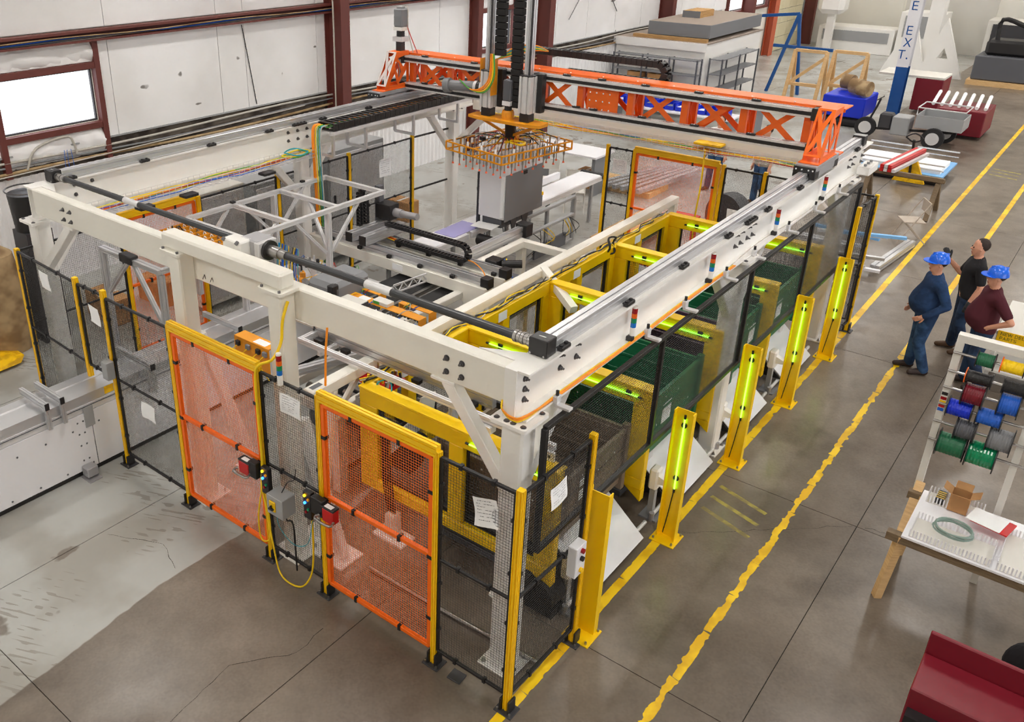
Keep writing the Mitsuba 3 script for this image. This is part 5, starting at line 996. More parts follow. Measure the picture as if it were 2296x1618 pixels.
for i in range(26): x, y = r.uniform(-2.85, -2.45), r.uniform(1.3, 1.6); obj('fitting', MB().cyl((x, y, 1.56), (x + .02 * r.uniform(-1, 1), y, 1.56 + r.uniform(.03, .1)), .014, 7).done(), ['steel', 'alu_soft', 'black', 'cable_yellow', 'steel'][i % 5], k)
# machine bodies low down behind the doors
k = thing('gear_unit', 'round drive wheel and shaft on a white frame behind the left orange door', 'machine'); obj('frame', MB().box(-4.1, -3.1, 1.2, 1.32, .95, 1.07, c=.01).box(-4.1, -3.98, 1.2, 2.4, .95, 1.07, c=.01).box(-3.22, -3.1, 1.2, 2.4, .95, 1.07, c=.01).done(), 'offwhite', k); obj('leg', MB().box(-4.1, -3.98, 1.22, 1.34, 0, .95).done(), 'offwhite', k); obj('leg', MB().box(-3.22, -3.1, 1.22, 1.34, 0, .95).done(), 'offwhite', k)
obj('wheel', MB().cyl((-3.66, 1.62, .78), (-3.54, 1.62, .78), .3, 32).cyl((-3.7, 1.62, .78), (-3.5, 1.62, .78), .09, 16).done(), 'grey_dark', k, smooth=40); obj('shaft', MB().cyl((-3.98, 1.62, .9), (-3.2, 1.62, .9), .05, 16).done(), 'steel', k, smooth=40); obj('cabinet', MB().box(-3.9, -3.35, 1.5, 2.2, .05, .6, c=.01).done(), 'offwhite', k); obj('axis', MB().slot((-3.9, 1.25, 1.25), (-3.5, 2.4, 1.25), .1, .08).done(), 'alu', k)
k = thing('drum_unit', 'dark drum under white side plates behind the right orange door', 'machine'); obj('drum', MB().cyl((-3.1, 1.75, .55), (-2.45, 1.75, .55), .24, 28).done(), 'charcoal', k, smooth=40); obj('side_plate', MB().prism([(0, 0), (.7, .1), (.75, .42), (.5, .45), (.42, .25), (0, .2)], .02, (-2.42, 1.3, .8), ((0, 1, 0), (0, 0, 1), (1, 0, 0))).done(), 'white', k); obj('bed', MB().box(-3.4, -2.5, 1.4, 2.2, .8, 1.0, c=.01).done(), 'charcoal', k)
for i in range(5): obj('roller', MB().cyl((-3.4, 1.5 + i * .13, 1.03), (-2.5, 1.5 + i * .13, 1.03), .035, 12).done(), 'steel', k, smooth=40)
for i in range(5): obj('cable', MB().tube([(-2.4, 1.12 + .01 * i, 1.45), (-2.32 + .02 * i, 1.06, 1.1), (-2.28 + .03 * i, 1.04, .6), (-2.2 + .02 * i, 1.05, .15)], .009, 5, smooth=5).done(), 'black', k, smooth=True)
k = thing('blower', 'big grey blower housing inside the fence below the front beam', 'machine'); obj('housing', MB().box(-5.0, -4.5, 2.6, 3.3, 1.25, 1.7, c=.06).done(), 'grey_mid', k); obj('cap', MB().box(-4.6, -4.5, 2.58, 2.7, 1.4, 1.7, c=.01).done(), 'black', k); r = np.random.default_rng(77)
for i in range(22): a = r.uniform(-5.6, -5.2); obj('wire', MB().tube([(a, 2.7, 2.0), (a + .05 * r.uniform(-1, 1), 2.65, 1.7), (a + .08 * r.uniform(-1, 1), 2.66, 1.4), (a + .12 * r.uniform(-1, 1), 2.7, 1.15)], .006, 4, smooth=4).done(), ['cable_blue', 'cable_blue', 'cable_teal', 'cable_yellow', 'black'][i % 5], k, smooth=True)
# wire basket trays with cables along the left and far beams
def basket(a, b, w, label, seed, n=12, up=.11):
    k = thing('cable_basket', label, 'cable tray'); a, b = np.array(a, float), np.array(b, float); d = (b - a); L = np.linalg.norm(d); d /= L; s = np.array([-d[1], d[0], 0]); u = np.array([0, 0, 1.0]); m = MB()
    for off, z in ((-w / 2, 0), (-w / 4, 0), (0, 0), (w / 4, 0), (w / 2, 0), (-w / 2, up), (w / 2, up), (-w / 2, up / 2), (w / 2, up / 2)): m.bar(a + s * off + u * z, b + s * off + u * z, .005)
    for q in np.arange(.05, L, .1):
        c = a + d * q; m.bar(c - s * w / 2, c + s * w / 2, .005); m.bar(c - s * w / 2, c - s * w / 2 + u * up, .005); m.bar(c + s * w / 2, c + s * w / 2 + u * up, .005)
    obj('basket', m.done(), 'alu_soft', k); r = np.random.default_rng(seed)
    for i in range(n):
        o = r.uniform(-w / 2.3, w / 2.3); obj('cable', MB().tube([a + d * q + s * (o + .03 * r.uniform(-1, 1)) + u * (.015 + .04 * r.random()) for q in np.linspace(0, L, 12)], .007, 4, smooth=2).done(), ['cable_yellow', 'cable_orange', 'cable_yellow', 'cable_green', 'cable_blue', 'cable_grey', 'cable_red', 'cable_yellow'][i % 8], k, smooth=True)
    return k
kb = basket((-7.12, .8, 2.5), (-7.12, 4.75, 2.5), .26, 'wire basket tray full of yellow and orange cables under the left beam', 4, 14)
for i, y in enumerate((1.5, 2.2, 3.6)): obj('black_clip', MB().box(-7.0, -6.85, y, y + .22, 2.46, 2.5, c=.004).done(), 'black', kb)
for j, (mm, z) in enumerate((('cable_yellow', 2.6), ('cable_green', 2.59), ('cable_teal', 2.62))): obj('coil', MB().tube([(-7.08 + (.12 + .03 * j) * math.cos(t), 4.45 + (.28 - .05 * j) * math.sin(t), z + .01 * math.sin(3 * t)) for t in np.linspace(0, 6 * PI, 50)], .01, 5).done(), mm, kb, smooth=True)
kb = basket((-6.9, 9.2, 2.44), (-.55, 9.2, 2.44), .22, 'wire basket tray hanging on the far beam with grey cables', 6, 9)
obj('yellow_cover', MB().box(-2.75, -2.3, 9.12, 9.35, 2.56, 2.6, c=.01).done(), 'tarp_yellow', kb); obj('hanging_cable', MB().tube([(-2.55, 9.15, 2.5), (-2.54, 9.15, 1.9), (-2.56, 9.15, 1.2), (-2.5, 9.1, .6)], .014, 6, smooth=4).done(), 'cable_yellow', kb, smooth=True)

# ================================================================ gripper head hanging from the bridge
k = thing('gripper_head', 'gripper head: two vertical axes with an orange suction tool hanging from the gantry', 'gripper')
for x in (-5.46, -4.72):
    obj('axis_box', MB().slot((x, 7.2, 3.1), (x, 7.2, 3.67), .21, .2, k=2).done(), 'alu_soft', k); obj('axis_column', MB().slot((x, 7.2, 3.67), (x, 7.2, 6.0), .105, .11, k=1).done(), 'alu', k); obj('column_band', MB().box(x + .02, x + .06, 7.142, 7.146, 3.67, 6.0).done(), 'charcoal', k)
    obj('collar', MB().box(x - .105, x + .105, 7.1, 7.3, 3.66, 3.69, c=.006).done(), 'black', k); obj('shoe', MB().box(x - .085, x + .085, 7.11, 7.29, 2.96, 3.1, c=.01).done(), 'black', k); obj('mount', MB().box(x + .0, x + .2, 7.28, 7.4, 3.1, 3.7, c=.01).done(), 'black', k)
for x in (-5.27, -4.95): 
    m = MB(); n = 30
    for i in range(n): m.box(x - .09, x + .09, 7.16, 7.25, 3.3 + (.62 if x < -5 else -.15) + i * .1, 3.3 + (.62 if x < -5 else -.15) + i * .1 + .094, c=.008)
    obj('vertical_chain', m.done(), 'black_matte', k); labels[k + '__vertical_chain' if x < -5 else k + '__vertical_chain_001'] = {'kind': 'stuff'}
obj('rotary_motor', MB().box(-5.13, -4.98, 7.1, 7.25, 3.25, 3.58, c=.015).done(), 'grey_dark', k); obj('motor_base', MB().box(-5.13, -4.98, 7.1, 7.25, 3.18, 3.25).done(), 'panel_white', k); obj('coupling', MB().cyl((-5.06, 7.18, 3.08), (-5.06, 7.18, 3.18), .06, 16).done(), 'black', k, smooth=40)
obj('bell', MB().lathe([(.0, 3.1), (.085, 3.1), (.1, 3.06), (.1, 2.96), (.12, 2.94), (0, 2.94)], (-5.06, 7.18, 0), n=20).done(), 'tool_orange', k, smooth=40)
obj('servo', MB().cyl((-6.2, 7.15, 3.36), (-5.75, 7.22, 3.38), .085, 20).cyl((-6.3, 7.13, 3.35), (-6.2, 7.15, 3.36), .12, 20).done(), 'grey_mid', k, smooth=40); obj('servo_flange', MB().cyl((-5.75, 7.22, 3.38), (-5.58, 7.24, 3.385), .095, 20).done(), 'panel_white', k, smooth=40); obj('servo_ring', MB().cyl((-5.7, 7.225, 3.38), (-5.64, 7.235, 3.38), .1, 20).done(), 'black', k, smooth=40)
obj('orange_side', MB().box(-5.58, -5.57, 7.1, 7.3, 3.5, 3.86).box(-5.35, -5.34, 7.08, 7.25, 3.3, 3.86).done(), 'tool_orange', k)
obj('cross_plate', MB().prism(sg.Polygon([(-5.75, 7.05), (-5.5, 6.98), (-4.62, 6.98), (-4.38, 7.05), (-4.38, 7.3), (-4.62, 7.36), (-5.5, 7.36), (-5.75, 7.3)]), .045, (0, 0, 2.92)).done(), 'tool_orange', k)
for s in (-1, 1): obj('strut', MB().bar((-5.06 + s * .6, 7.18, 2.93), (-5.2, 7.5, 2.6), .06, .04).done(), 'tool_orange', k)
obj('turret', MB().cyl((-5.2, 7.5, 2.56), (-5.15, 7.4, 2.9), .09, 16).done(), 'black', k, smooth=40); obj('turret_base', MB().cyl((-5.2, 7.55, 2.5), (-5.2, 7.55, 2.62), .12, 20).done(), 'tool_orange', k, smooth=40)
ca, sa = math.cos(math.radians(-11)), math.sin(math.radians(-11)); C0 = np.array([-5.3, 7.62])
def Gp(u, v, z): return (C0[0] + u * ca - v * sa, C0[1] + u * sa + v * ca, z)
hu, hv, zt = .66, .82, 2.48
for z in (zt, zt - .13):
    for a, b in (((-hu, -hv), (hu, -hv)), ((hu, -hv), (hu, hv)), ((hu, hv), (-hu, hv)), ((-hu, hv), (-hu, -hv)), ((0, -hv), (0, hv))): obj('frame_tube', MB().bar(Gp(*a, z), Gp(*b, z), .022).done(), 'tool_orange', k)
for i in range(9):
    u = -hu + 2 * hu * i / 8
    for v in (-hv, hv): obj('frame_post', MB().bar(Gp(u, v, zt), Gp(u, v, zt - .13), .02).done(), 'tool_orange', k)
for i in range(1, 10):
    v = -hv + 2 * hv * i / 10
    for u in (-hu, hu): obj('frame_post', MB().bar(Gp(u, v, zt), Gp(u, v, zt - .13), .02).done(), 'tool_orange', k)
r = np.random.default_rng(14)
for i in range(8):
    for j in range(7):
        u, v = -hu + .09 + (2 * hu - .18) * i / 7, -hv + .08 + (2 * hv - .16) * j / 6; dz = .015 * r.random()
        obj('suction_rod', MB().cyl(Gp(u, v, zt - .33 - dz), Gp(u, v, zt + .03), .009, 7).cyl(Gp(u, v, zt - .24), Gp(u, v, zt - .16), .018, 8).done(), 'steel', k)
        obj('suction_cup', MB().cyl(Gp(u, v, zt - .36 - dz), Gp(u, v, zt - .33 - dz), .02, 8, .012).done(), mat('cup_orange', srgb(232, 104, 70), .6) if (i, j) == (0, 0) else 'cup_orange', k)
        if (i + j) % 2 == 0: obj('bottle', MB().cyl(Gp(u + .03, v, zt - .02), Gp(u + .03, v, zt + .06), .02, 8).done(), 'paper', k)
for i in range(44):
    a, b = r.uniform(-hu, hu), r.uniform(-hv, hv); obj('hose', MB().tube([Gp(.05 * r.uniform(-1, 1), -.1, zt + .12 * r.random()), Gp(a * .6, b * .6, zt + .08 + .08 * r.random()), Gp(a, b, zt + .02)], .007, 4, smooth=5).done(), ['cable_yellow', 'black', 'cable_red', 'black', 'cable_red', 'cable_grey'][i % 6], k, smooth=True)
for i in range(9): x, y = r.uniform(-.35, .35), r.uniform(-.45, .3); obj('manifold', MB().obox(Gp(x, y, zt + .04), (.1, .07, .06), r.uniform(0, 3), c=.005).done(), ['black', 'steel', 'charcoal'][i % 3], k)
obj('yellow_hose_bundle', MB().tube([Gp(.2, -.3, zt + .06), Gp(.35, -.35, zt + .1), Gp(.5, -.25, zt + .07), Gp(.45, -.1, zt + .08), Gp(.25, -.2, zt + .09)], .018, 6, smooth=6, closed=True).done(), 'cable_yellow', k, smooth=True)
for i, mm in enumerate(('cable_orange', 'cable_orange', 'cable_yellow', 'cable_green')): obj('cable', MB().tube([(-5.38 + .02 * i, 7.1, 3.95), (-5.36 + .03 * i, 7.05, 3.6), (-5.48 + .02 * i, 7.02, 3.42 - .02 * i), (-5.75, 7.08, 3.36), (-6.0, 7.12, 3.48)], .012, 5, smooth=6).done(), mm, k, smooth=True)
for i, mm in enumerate(('cable_orange', 'cable_green', 'cable_yellow', 'cable_teal', 'cable_orange')): obj('cable', MB().tube([(-5.36, 7.2 + .02 * i, 3.85), (-5.2, 7.5, 3.9 + .03 * i), (-5.0, 7.75, 3.96 + .02 * i), (-4.85, 7.95, 3.94)], .012, 5, smooth=5).done(), mm, k, smooth=True)

# ================================================================ people
import manifold3d as m3
def _bones(bones, joints, rad, ref=.03, it=8):
    def sp(j, r): return m3.Manifold.sphere(r, 16).translate([float(q) for q in joints[j]])
    parts = []
    for a, b, *rr in bones:
        ra, rb = rr if rr else (rad[a], rad[b]); parts.append(m3.Manifold.batch_hull([sp(a, ra), sp(b, rb)]))
    M_ = m3.Manifold.batch_boolean(parts, m3.OpType.Add).refine_to_length(ref).to_mesh()
    t = trimesh.Trimesh(M_.vert_properties[:, :3], M_.tri_verts, process=True); trimesh.smoothing.filter_taubin(t, iterations=it); return (np.array(t.vertices), np.array(t.faces))
def person(x, y, deg, label, shirt, pants, shoes, helmet=None, h=1.78, armL='down', armR='down', gloves=False, belly=.0, sleeve='short', lower=None):
    """local frame: faces +y, right hand at +x."""
    k = thing('person', label, 'person'); s = h / 1.78; J = {}
    def P(n, a, b, c): J[n] = np.array([a, b, c]) * s
    P('pel', 0, 0, .95); P('wst', 0, .02 + belly * .5, 1.1); P('chs', 0, .01, 1.32); P('nkb', 0, -.01, 1.47); P('nk', 0, .02, 1.55); P('hd', 0, .035, 1.66); P('hdt', 0, .02, 1.71); P('jaw', 0, .07, 1.585); P('nose', 0, .135, 1.645); P('nos2', 0, .115, 1.675)
    for n, q in (('R', 1), ('L', -1)):
        P('sh' + n, .19 * q, -.01, 1.41); P('hip' + n, .095 * q, 0, .92); P('kn' + n, .11 * q, .03 - .02 * q, .5); P('an' + n, .12 * q, -.04 + .06 * q, .09); P('ear' + n, .078 * q, .03, 1.65)
        mode = armR if q > 0 else armL
        if mode == 'down': e, w, d = (.25, -.05, 1.13), (.25, .04, .9), (0, .15, -1)
        elif mode == 'hip': e, w, d = (.36, -.16, 1.16), (.22, .02, 1.02), (-.7, .6, -.35)
        elif mode == 'pocket': e, w, d = (.27, -.12, 1.14), (.23, .1, .96), (-.3, .7, -.5)
        else: e, w, d = (.26, .1, 1.17), (.3, .3, 1.36), (.0, .45, 1)
        P('el' + n, e[0] * q, e[1], e[2]); P('wr' + n, w[0] * q, w[1], w[2]); d = np.array([d[0] * q, d[1], d[2]]); d = d / np.linalg.norm(d); sd = np.cross(d, [q, .3, .1]); sd /= np.linalg.norm(sd)
        J['pm' + n] = J['wr' + n] + d * .07 * s
        for i, (o, L) in enumerate(((-.027, .068), (-.009, .082), (.009, .086), (.027, .078))):
            a = J['wr' + n] + (d * .085 + sd * o) * s; b = a + d * L * .5 * s; J['f%d%s' % (i, n)] = a; J['g%d%s' % (i, n)] = b; J['e%d%s' % (i, n)] = b + (d * .8 - np.cross(d, sd) * .35 * q) * L * .5 * s
        J['t0' + n] = J['wr' + n] + (d * .03 - sd * .02) * s; J['t1' + n] = J['wr' + n] + (d * .07 - sd * .055) * s; J['t2' + n] = J['wr' + n] + (d * .1 - sd * .065) * s
    rd = dict(pel=.125, wst=.13, chs=.14, nkb=.075, nk=.056, hd=.088, hdt=.09, jaw=.05, nose=.014, nos2=.01)
    for n in 'RL': rd.update({'sh' + n: .062, 'el' + n: .045, 'wr' + n: .03, 'hip' + n: .098, 'kn' + n: .062, 'an' + n: .042, 'ear' + n: .02, 'pm' + n: .032, 't0' + n: .02, 't1' + n: .013, 't2' + n: .01}); rd.update({'%s%d%s' % (c, i, n): r for c, r in (('f', .0105), ('g', .0095), ('e', .008)) for i in range(4)})
    rd = {a: b * s for a, b in rd.items()}
    core = [('pel', 'wst'), ('wst', 'chs'), ('chs', 'nkb'), ('nkb', 'nk'), ('nk', 'hd'), ('hd', 'hdt'), ('hd', 'jaw'), ('nk', 'jaw'), ('nose', 'nos2'), ('nose', 'hd', .014 * s, .05 * s)]
    hand = lambda n: [('wr' + n, 'pm' + n), ('wr' + n, 't0' + n), ('t0' + n, 't1' + n), ('t1' + n, 't2' + n)] + [(a % (i, n), b % (i, n)) for i in range(4) for a, b in (('f%d%s', 'g%d%s'), ('g%d%s', 'e%d%s'))] + [('pm' + n, 'f%d%s' % (i, n), .018 * s, .011 * s) for i in range(4)]
    body = list(core)
    for n in 'RL': body += [('nkb', 'sh' + n), ('sh' + n, 'el' + n), ('el' + n, 'wr' + n), ('chs', 'sh' + n), ('hd', 'ear' + n, .03 * s, .018 * s), ('pel', 'hip' + n), ('hip' + n, 'kn' + n), ('kn' + n, 'an' + n)] + hand(n)
    to = at(x, y, 0, deg)
    def put(nm, mesh, mm): kk = obj(nm, mesh, mm, k, smooth=True, to_world=to); return kk
    put('body', _bones(body, J, rd, .012, 6), 'skin')
    g = {a: b + .016 * s for a, b in rd.items()}; g['wst'] += belly * .7; g['nk'] = .06 * s; J['hem'] = J['pel'] + np.array([0, 0, -.0]); 
    for n in 'RL': J['cuff' + n] = J['sh' + n] * .3 + J['el' + n] * .7; g['cuff' + n] = .066 * s; J['hm' + n] = J['hip' + n] + np.array([0, 0, .02]); g['hm' + n] = .118 * s
    sh = [('wst', 'chs'), ('chs', 'nkb', g['chs'], .085 * s), ('wst', 'hmR'), ('wst', 'hmL'), ('hmR', 'hmL')]
    for n in 'RL': sh += [('chs', 'sh' + n), ('nkb', 'sh' + n, .07 * s, g['sh' + n]), ('sh' + n, 'cuff' + n) if sleeve == 'short' else ('sh' + n, 'el' + n)] + ([('el' + n, 'wr' + n, .058 * s, .043 * s)] if sleeve == 'long' else [])
    put('shirt', _bones(sh, J, g, .03, 8), shirt)
    if lower: put('shirt_front', (lambda b: b)(_bones([('wst', 'hmR'), ('wst', 'hmL'), ('hmR', 'hmL')], J, {**g, 'wst': g['wst'] + .008, 'hmR': g['hmR'] + .006, 'hmL': g['hmL'] + .006}, .03, 6)), lower)
    pr = {**rd}
    for n in 'RL': pr['hip' + n] = .112 * s; pr['kn' + n] = .08 * s; pr['an' + n] = .07 * s
    put('trousers', _bones([('hipR', 'hipL')] + [q for n in 'RL' for q in (('hip' + n, 'kn' + n), ('kn' + n, 'an' + n))], J, pr, .03, 8), pants)
    for n in 'RL':
        a = J['an' + n]; J2 = {'h': np.array([a[0], a[1] - .03, .045]), 'm': np.array([a[0], a[1] + .08, .05]), 't': np.array([a[0] * 1.1, a[1] + .17, .037])}; put('shoe', _bones([('h', 'm'), ('m', 't')], J2, dict(h=.044, m=.045, t=.036), .02, 4), shoes)
        if gloves: put('glove', _bones(hand(n), J, {a_: b_ + .004 for a_, b_ in rd.items()}, .01, 4), 'glove')
        c = J['hd'] + np.array([.032 * (1 if n == 'R' else -1), .082, .012]) * s; put('eye', MB().sphere(c, .011 * s, 1).done(), 'hair')
    m = MB().sphere(J['hdt'] + np.array([0, -.018, .0]), .098 * s, 3, (.93, 1.02, 1.0)).done(); V, F = m; keep = (V[F].mean(1)[:, 2] > J['hd'][2] + .015) | (V[F].mean(1)[:, 1] < J['hd'][1] - .035); put('hair', (V, F[keep]), 'hair')
    put('mouth', MB().box(-.025 * s, .025 * s, J['jaw'][1] + .046 * s, J['jaw'][1] + .05 * s, J['jaw'][2] + .004, J['jaw'][2] + .012).done(), 'maroon')
    if helmet:
        o = J['hdt'] + np.array([0, 0, -.01]); hm = MB().lathe([(.128, 0), (.124, .03), (.112, .07), (.085, .105), (.045, .125), (0, .13)], o, n=28); hm.prism(sg.Point(0, .07).buffer(.125).difference(sg.box(-1, -1, 1, .06)), .008, tuple(o + np.array([0, .0, -.004]))); hm.bar(o + np.array([0, -.1, .07]), o + np.array([0, .1, .07]), .02, .1); put('helmet', hm.done(), helmet)
    return k
person(1.13, 8.6, 118, 'man in a blue hard hat, dark blue jacket and jeans, hand at his pocket', 'navy_cloth', 'denim', 'boot_dark', 'blue_helmet', 1.76, 'pocket', 'pocket', belly=.09, sleeve='long')
person(1.45, 9.66, 112, 'bareheaded man in a black polo and jeans raising one gloved hand', 'black_cloth', 'denim_dark', 'boot', None, 1.76, 'down', 'up', gloves=True)
person(1.82, 8.6, 115, 'man in a blue hard hat and maroon shirt with a hand on his hip', 'maroon_cloth', 'denim_dark', 'boot_dark', 'blue_helmet', 1.74, 'hip', 'hip', belly=.09)
person(-4.6, 15.2, 170, 'person in a white shirt and jeans standing behind the gantry truss', 'paper', 'denim', 'boot_dark', None, 1.74); person(-3.4, 14.8, 150, 'person in a grey shirt and jeans standing behind the right part of the truss', 'roof_board', 'denim', 'boot', None, 1.76)

# ================================================================ right side: wire spool rack, work table, maroon cabinet
k = thing('spool_rack', 'white wooden rack full of wire spools on rods', 'rack')
for x in (1.98, 2.66): obj('upright', MB().bar((x, 4.25, 0), (x, 4.25, 2.48), .06, .09).done(), 'offwhite', k)
obj('top_bar', MB().bar((1.95, 4.25, 2.47), (3.2, 4.25, 2.47), .09, .07).done(), 'offwhite', k); obj('side_leg', MB().bar((1.98, 3.4, 0), (2.0, 4.2, .9), .08, .05).done(), 'wood_pale', k)
for z in (2.33, 2.14, 1.97, 1.79, 1.6, 1.4): obj('rod', MB().cyl((1.95, 4.2, z), (2.75, 4.2, z), .013, 8).done(), 'steel', k)
for i, (z, mm) in enumerate(((1.98, 'black'), (1.93, 'lens_red'), (1.89, 'fence_yellow'), (1.85, 'red'), (1.81, 'cable_blue'))): obj('sticker', MB().box(1.955, 2.005, 4.2, 4.204, z - .1, z - .07).done(), mm, k)
for x, z, w, r, mm, nm, fl in ((2.21, 2.33, .13, .06, 'green_bin', 'small green', 'black'), (2.42, 2.33, .17, .055, 'cable_yellow', 'yellow', 'orange'), (2.2, 2.14, .2, .055, 'black', 'black wire, orange flanged', 'orange'), (2.48, 2.14, .17, .055, 'rubber', 'second black', 'black'), (2.2, 1.97, .16, .09, 'maroon', 'maroon', 'black'), (2.48, 1.97, .15, .09, 'cable_blue', 'short blue', 'black'), (2.13, 1.79, .19, .075, 'blue_bin', 'left long blue', 'black'), (2.37, 1.79, .19, .075, 'cable_blue', 'right long blue', 'black'), (2.22, 1.6, .15, .085, 'grey_dark', 'dark grey', 'black'), (2.5, 1.6, .18, .1, 'grey_mid', 'pale grey', 'black'), (2.15, 1.4, .22, .1, 'green_bin', 'left big green', 'black'), (2.4, 1.4, .22, .11, 'lens_green', 'right big green', 'black')):
    c = thing('wire_spool', nm + ' wire spool on the white rack', 'spool', 'wire spools on the rack'); obj('winding', MB().lathe([(r * (1 + .04 * (j % 2)), -w / 2 + w * j / 16) for j in range(17)], (x, 4.2, z), (1, 0, 0), 20).done(), mm, c)
    for e in (-1, 1): obj('flange', MB().cyl((x + e * w / 2, 4.2, z), (x + e * (w / 2 + .008), 4.2, z), r * 1.35, 22).done(), fl if e < 0 else 'black', c)
k = thing('work_table', 'white slotted work table on wooden legs at the right edge', 'table'); obj('top', MB().box(2.05, 3.4, 3.25, 4.15, .84, .86).done(), 'panel_white', k)
for a in ((2.05, 3.3), (2.05, 4.1)): obj('wood_leg', MB().bar((a[0], a[1], .83), (1.98, a[1] + .1, 0), .07).done(), 'wood_pale', k); obj('wood_beam', MB().box(1.93, 3.3, a[1] - .04, a[1] + .04, .76, .84).done(), 'wood_grey', k)
def tray(x0, x1, y0, y1, label):
    c = thing('wire_tray', label, 'tray'); m = MB(); z0, z1 = .865, .94
    for q in np.arange(x0, x1 + .001, .028): m.box(q, q + .012, y0, y0 + .006, z0, z1).box(q, q + .012, y1 - .006, y1, z0, z1)
    for q in np.arange(y0, y1, .028): m.box(x0, x0 + .006, q, q + .012, z0, z1).box(x1 - .006, x1, q, q + .012, z0, z1)
    obj('walls', m.done(), 'panel_white', c); obj('bottom', MB().box(x0, x1, y0, y1, z0 - .004, z0 + .004).done(), 'offwhite', c); return c
tray(2.1, 2.56, 3.95, 4.14, 'white slotted tray under the open cardboard box'); tray(2.1, 2.74, 3.28, 3.62, 'white slotted tray holding a coil of grey cable'); tray(2.78, 3.3, 3.28, 3.9, 'white slotted tray with blue wires at the picture edge')
k = thing('cardboard_box', 'open brown cardboard box on the white slotted tray', 'box'); o = (2.36, 4.0)
for a, b, c, d in ((-.08, -.075, -.07, .07), (.075, .08, -.07, .07), (-.08, .08, -.07, -.065), (-.08, .08, .065, .07)): obj('wall', MB().box(o[0] + a, o[0] + b, o[1] + c, o[1] + d, .87, 1.05).done(), 'cardboard', k)
for dx, dy, ex, ey in ((-.08, 0, -.07, 0), (.08, 0, .07, 0), (0, .07, 0, .07), (0, -.07, 0, -.07)): obj('flap', MB().bar((o[0] + dx, o[1] + dy, 1.05), (o[0] + dx + ex, o[1] + dy + ey, 1.09), .14, .004).done(), 'cardboard', k)
k = thing('cable_coil', 'coil of grey green cable on the work table', 'cable coil'); obj('coil', MB().tube([(2.4 + (.15 + .01 * math.sin(t * 1.3)) * math.cos(t), 3.5 + .13 * math.sin(t), .96 + .02 * math.sin(t * .7)) for t in np.linspace(0, 10 * PI, 120)], .008, 5).done(), mat('coil_green', srgb(128, 150, 142), .5), k, smooth=True)
k = thing('notebook', 'white papers on a red folder on the work table', 'papers'); obj('folder', MB().obox((2.66, 3.84, .955), (.3, .24, .012), -.2).done(), 'red', k); obj('pages', MB().obox((2.61, 3.84, .966), (.28, .24, .008), -.2).done(), 'paper', k)
for i in range(9): c = thing('terminal_block', 'black and yellow terminal blocks in the tray beside the cardboard box', 'terminal block', 'terminal blocks in the tray'); obj('block', MB().box(2.17, 2.24, 3.97 + i * .018, 3.982 + i * .018, .87, .93).done(), 'fence_yellow' if i % 2 else 'black', c)
k = thing('sign_cart', 'white cart with a yellow hand lettered card behind the man in maroon', 'cart'); obj('top', MB().box(1.97, 2.9, 8.6, 9.9, .86, .9).done(), 'offwhite', k); obj('shelf', MB().box(1.97, 2.9, 8.6, 9.9, .3, .33).done(), 'offwhite', k)
for q in ((2, 8.65), (2, 9.85)): obj('leg', MB().box(q[0] - .02, q[0] + .02, q[1] - .02, q[1] + .02, 0, .88).done(), 'offwhite', k)
obj('card', MB().box(1.99, 2.4, 8.585, 8.595, .7, .92).done(), 'fence_yellow', k)
for i, t in enumerate(('NEW DELTA', 'PARTS', 'SUPPLY')):
    tm = meshkit.text_mesh(t, .045); v, f = np.array(tm.vertices), np.array(tm.faces); obj('lettering', (np.c_[v[:, 0] + 2.02, 8.584 - v[:, 2] * .02, v[:, 1] + .86 - i * .065], f), 'black', k)
k = thing('maroon_cabinet', 'dark red tool cabinet lid at the lower right corner', 'cabinet'); obj('lid', MB().box(2.53, 3.5, 1.95, 1.99, .62, 1.0, c=.01).done(), 'maroon', k); obj('body', MB().box(2.53, 3.5, 1.5, 1.95, .1, .8, c=.01).done(), 'maroon', k); obj('tray', MB().box(2.55, 3.48, 1.4, 1.52, .05, .62).done(), 'black', k)
k = thing('office_chair', 'black chair back beside the maroon cabinet', 'chair'); obj('back', MB().sphere((3.2, 2.35, .75), .2, 2, (1, .4, 1.2)).done(), 'black_cloth', k); obj('stem', MB().cyl((3.2, 2.4, 0), (3.2, 2.4, .6), .03, 8).done(), 'black', k)

# ================================================================ background
k = thing('office_block', 'white walled office block with a flat brown roof', 'building'); obj('wall', MB().box(-11.1, -8.1, 22.4, 27.0, 0, 2.2).done(), 'white', k); obj('roof', MB().box(-11.15, -8.05, 22.3, 27.05, 2.2, 2.24).done(), 'roof_board', k); obj('fascia', MB().box(-11.15, -8.03, 22.27, 22.3, 2.0, 2.24).done(), 'white', k)
k = thing('granite_slab', 'thick grey slab lying on wood on the office roof', 'slab'); obj('slab', MB().box(-10.2, -8.15, 22.7, 27.0, 2.34, 2.74, c=.01).done(), 'grey_mid', k); obj('top_dust', MB().box(-10.19, -8.16, 22.71, 26.99, 2.74, 2.742).done(), 'roof_board', k); obj('timber', MB().box(-10.6, -8.15, 22.5, 22.65, 2.24, 2.34).done(), 'wood', k)
k = thing('timber_block', 'short grey ended timber on the grey slab', 'timber'); obj('block', MB().box(-9.8, -9.2, 24.3, 25.4, 2.742, 2.95).done(), 'wood', k); obj('end', MB().box(-9.8, -9.2, 24.28, 24.3, 2.742, 2.95).done(), 'grey_mid', k)
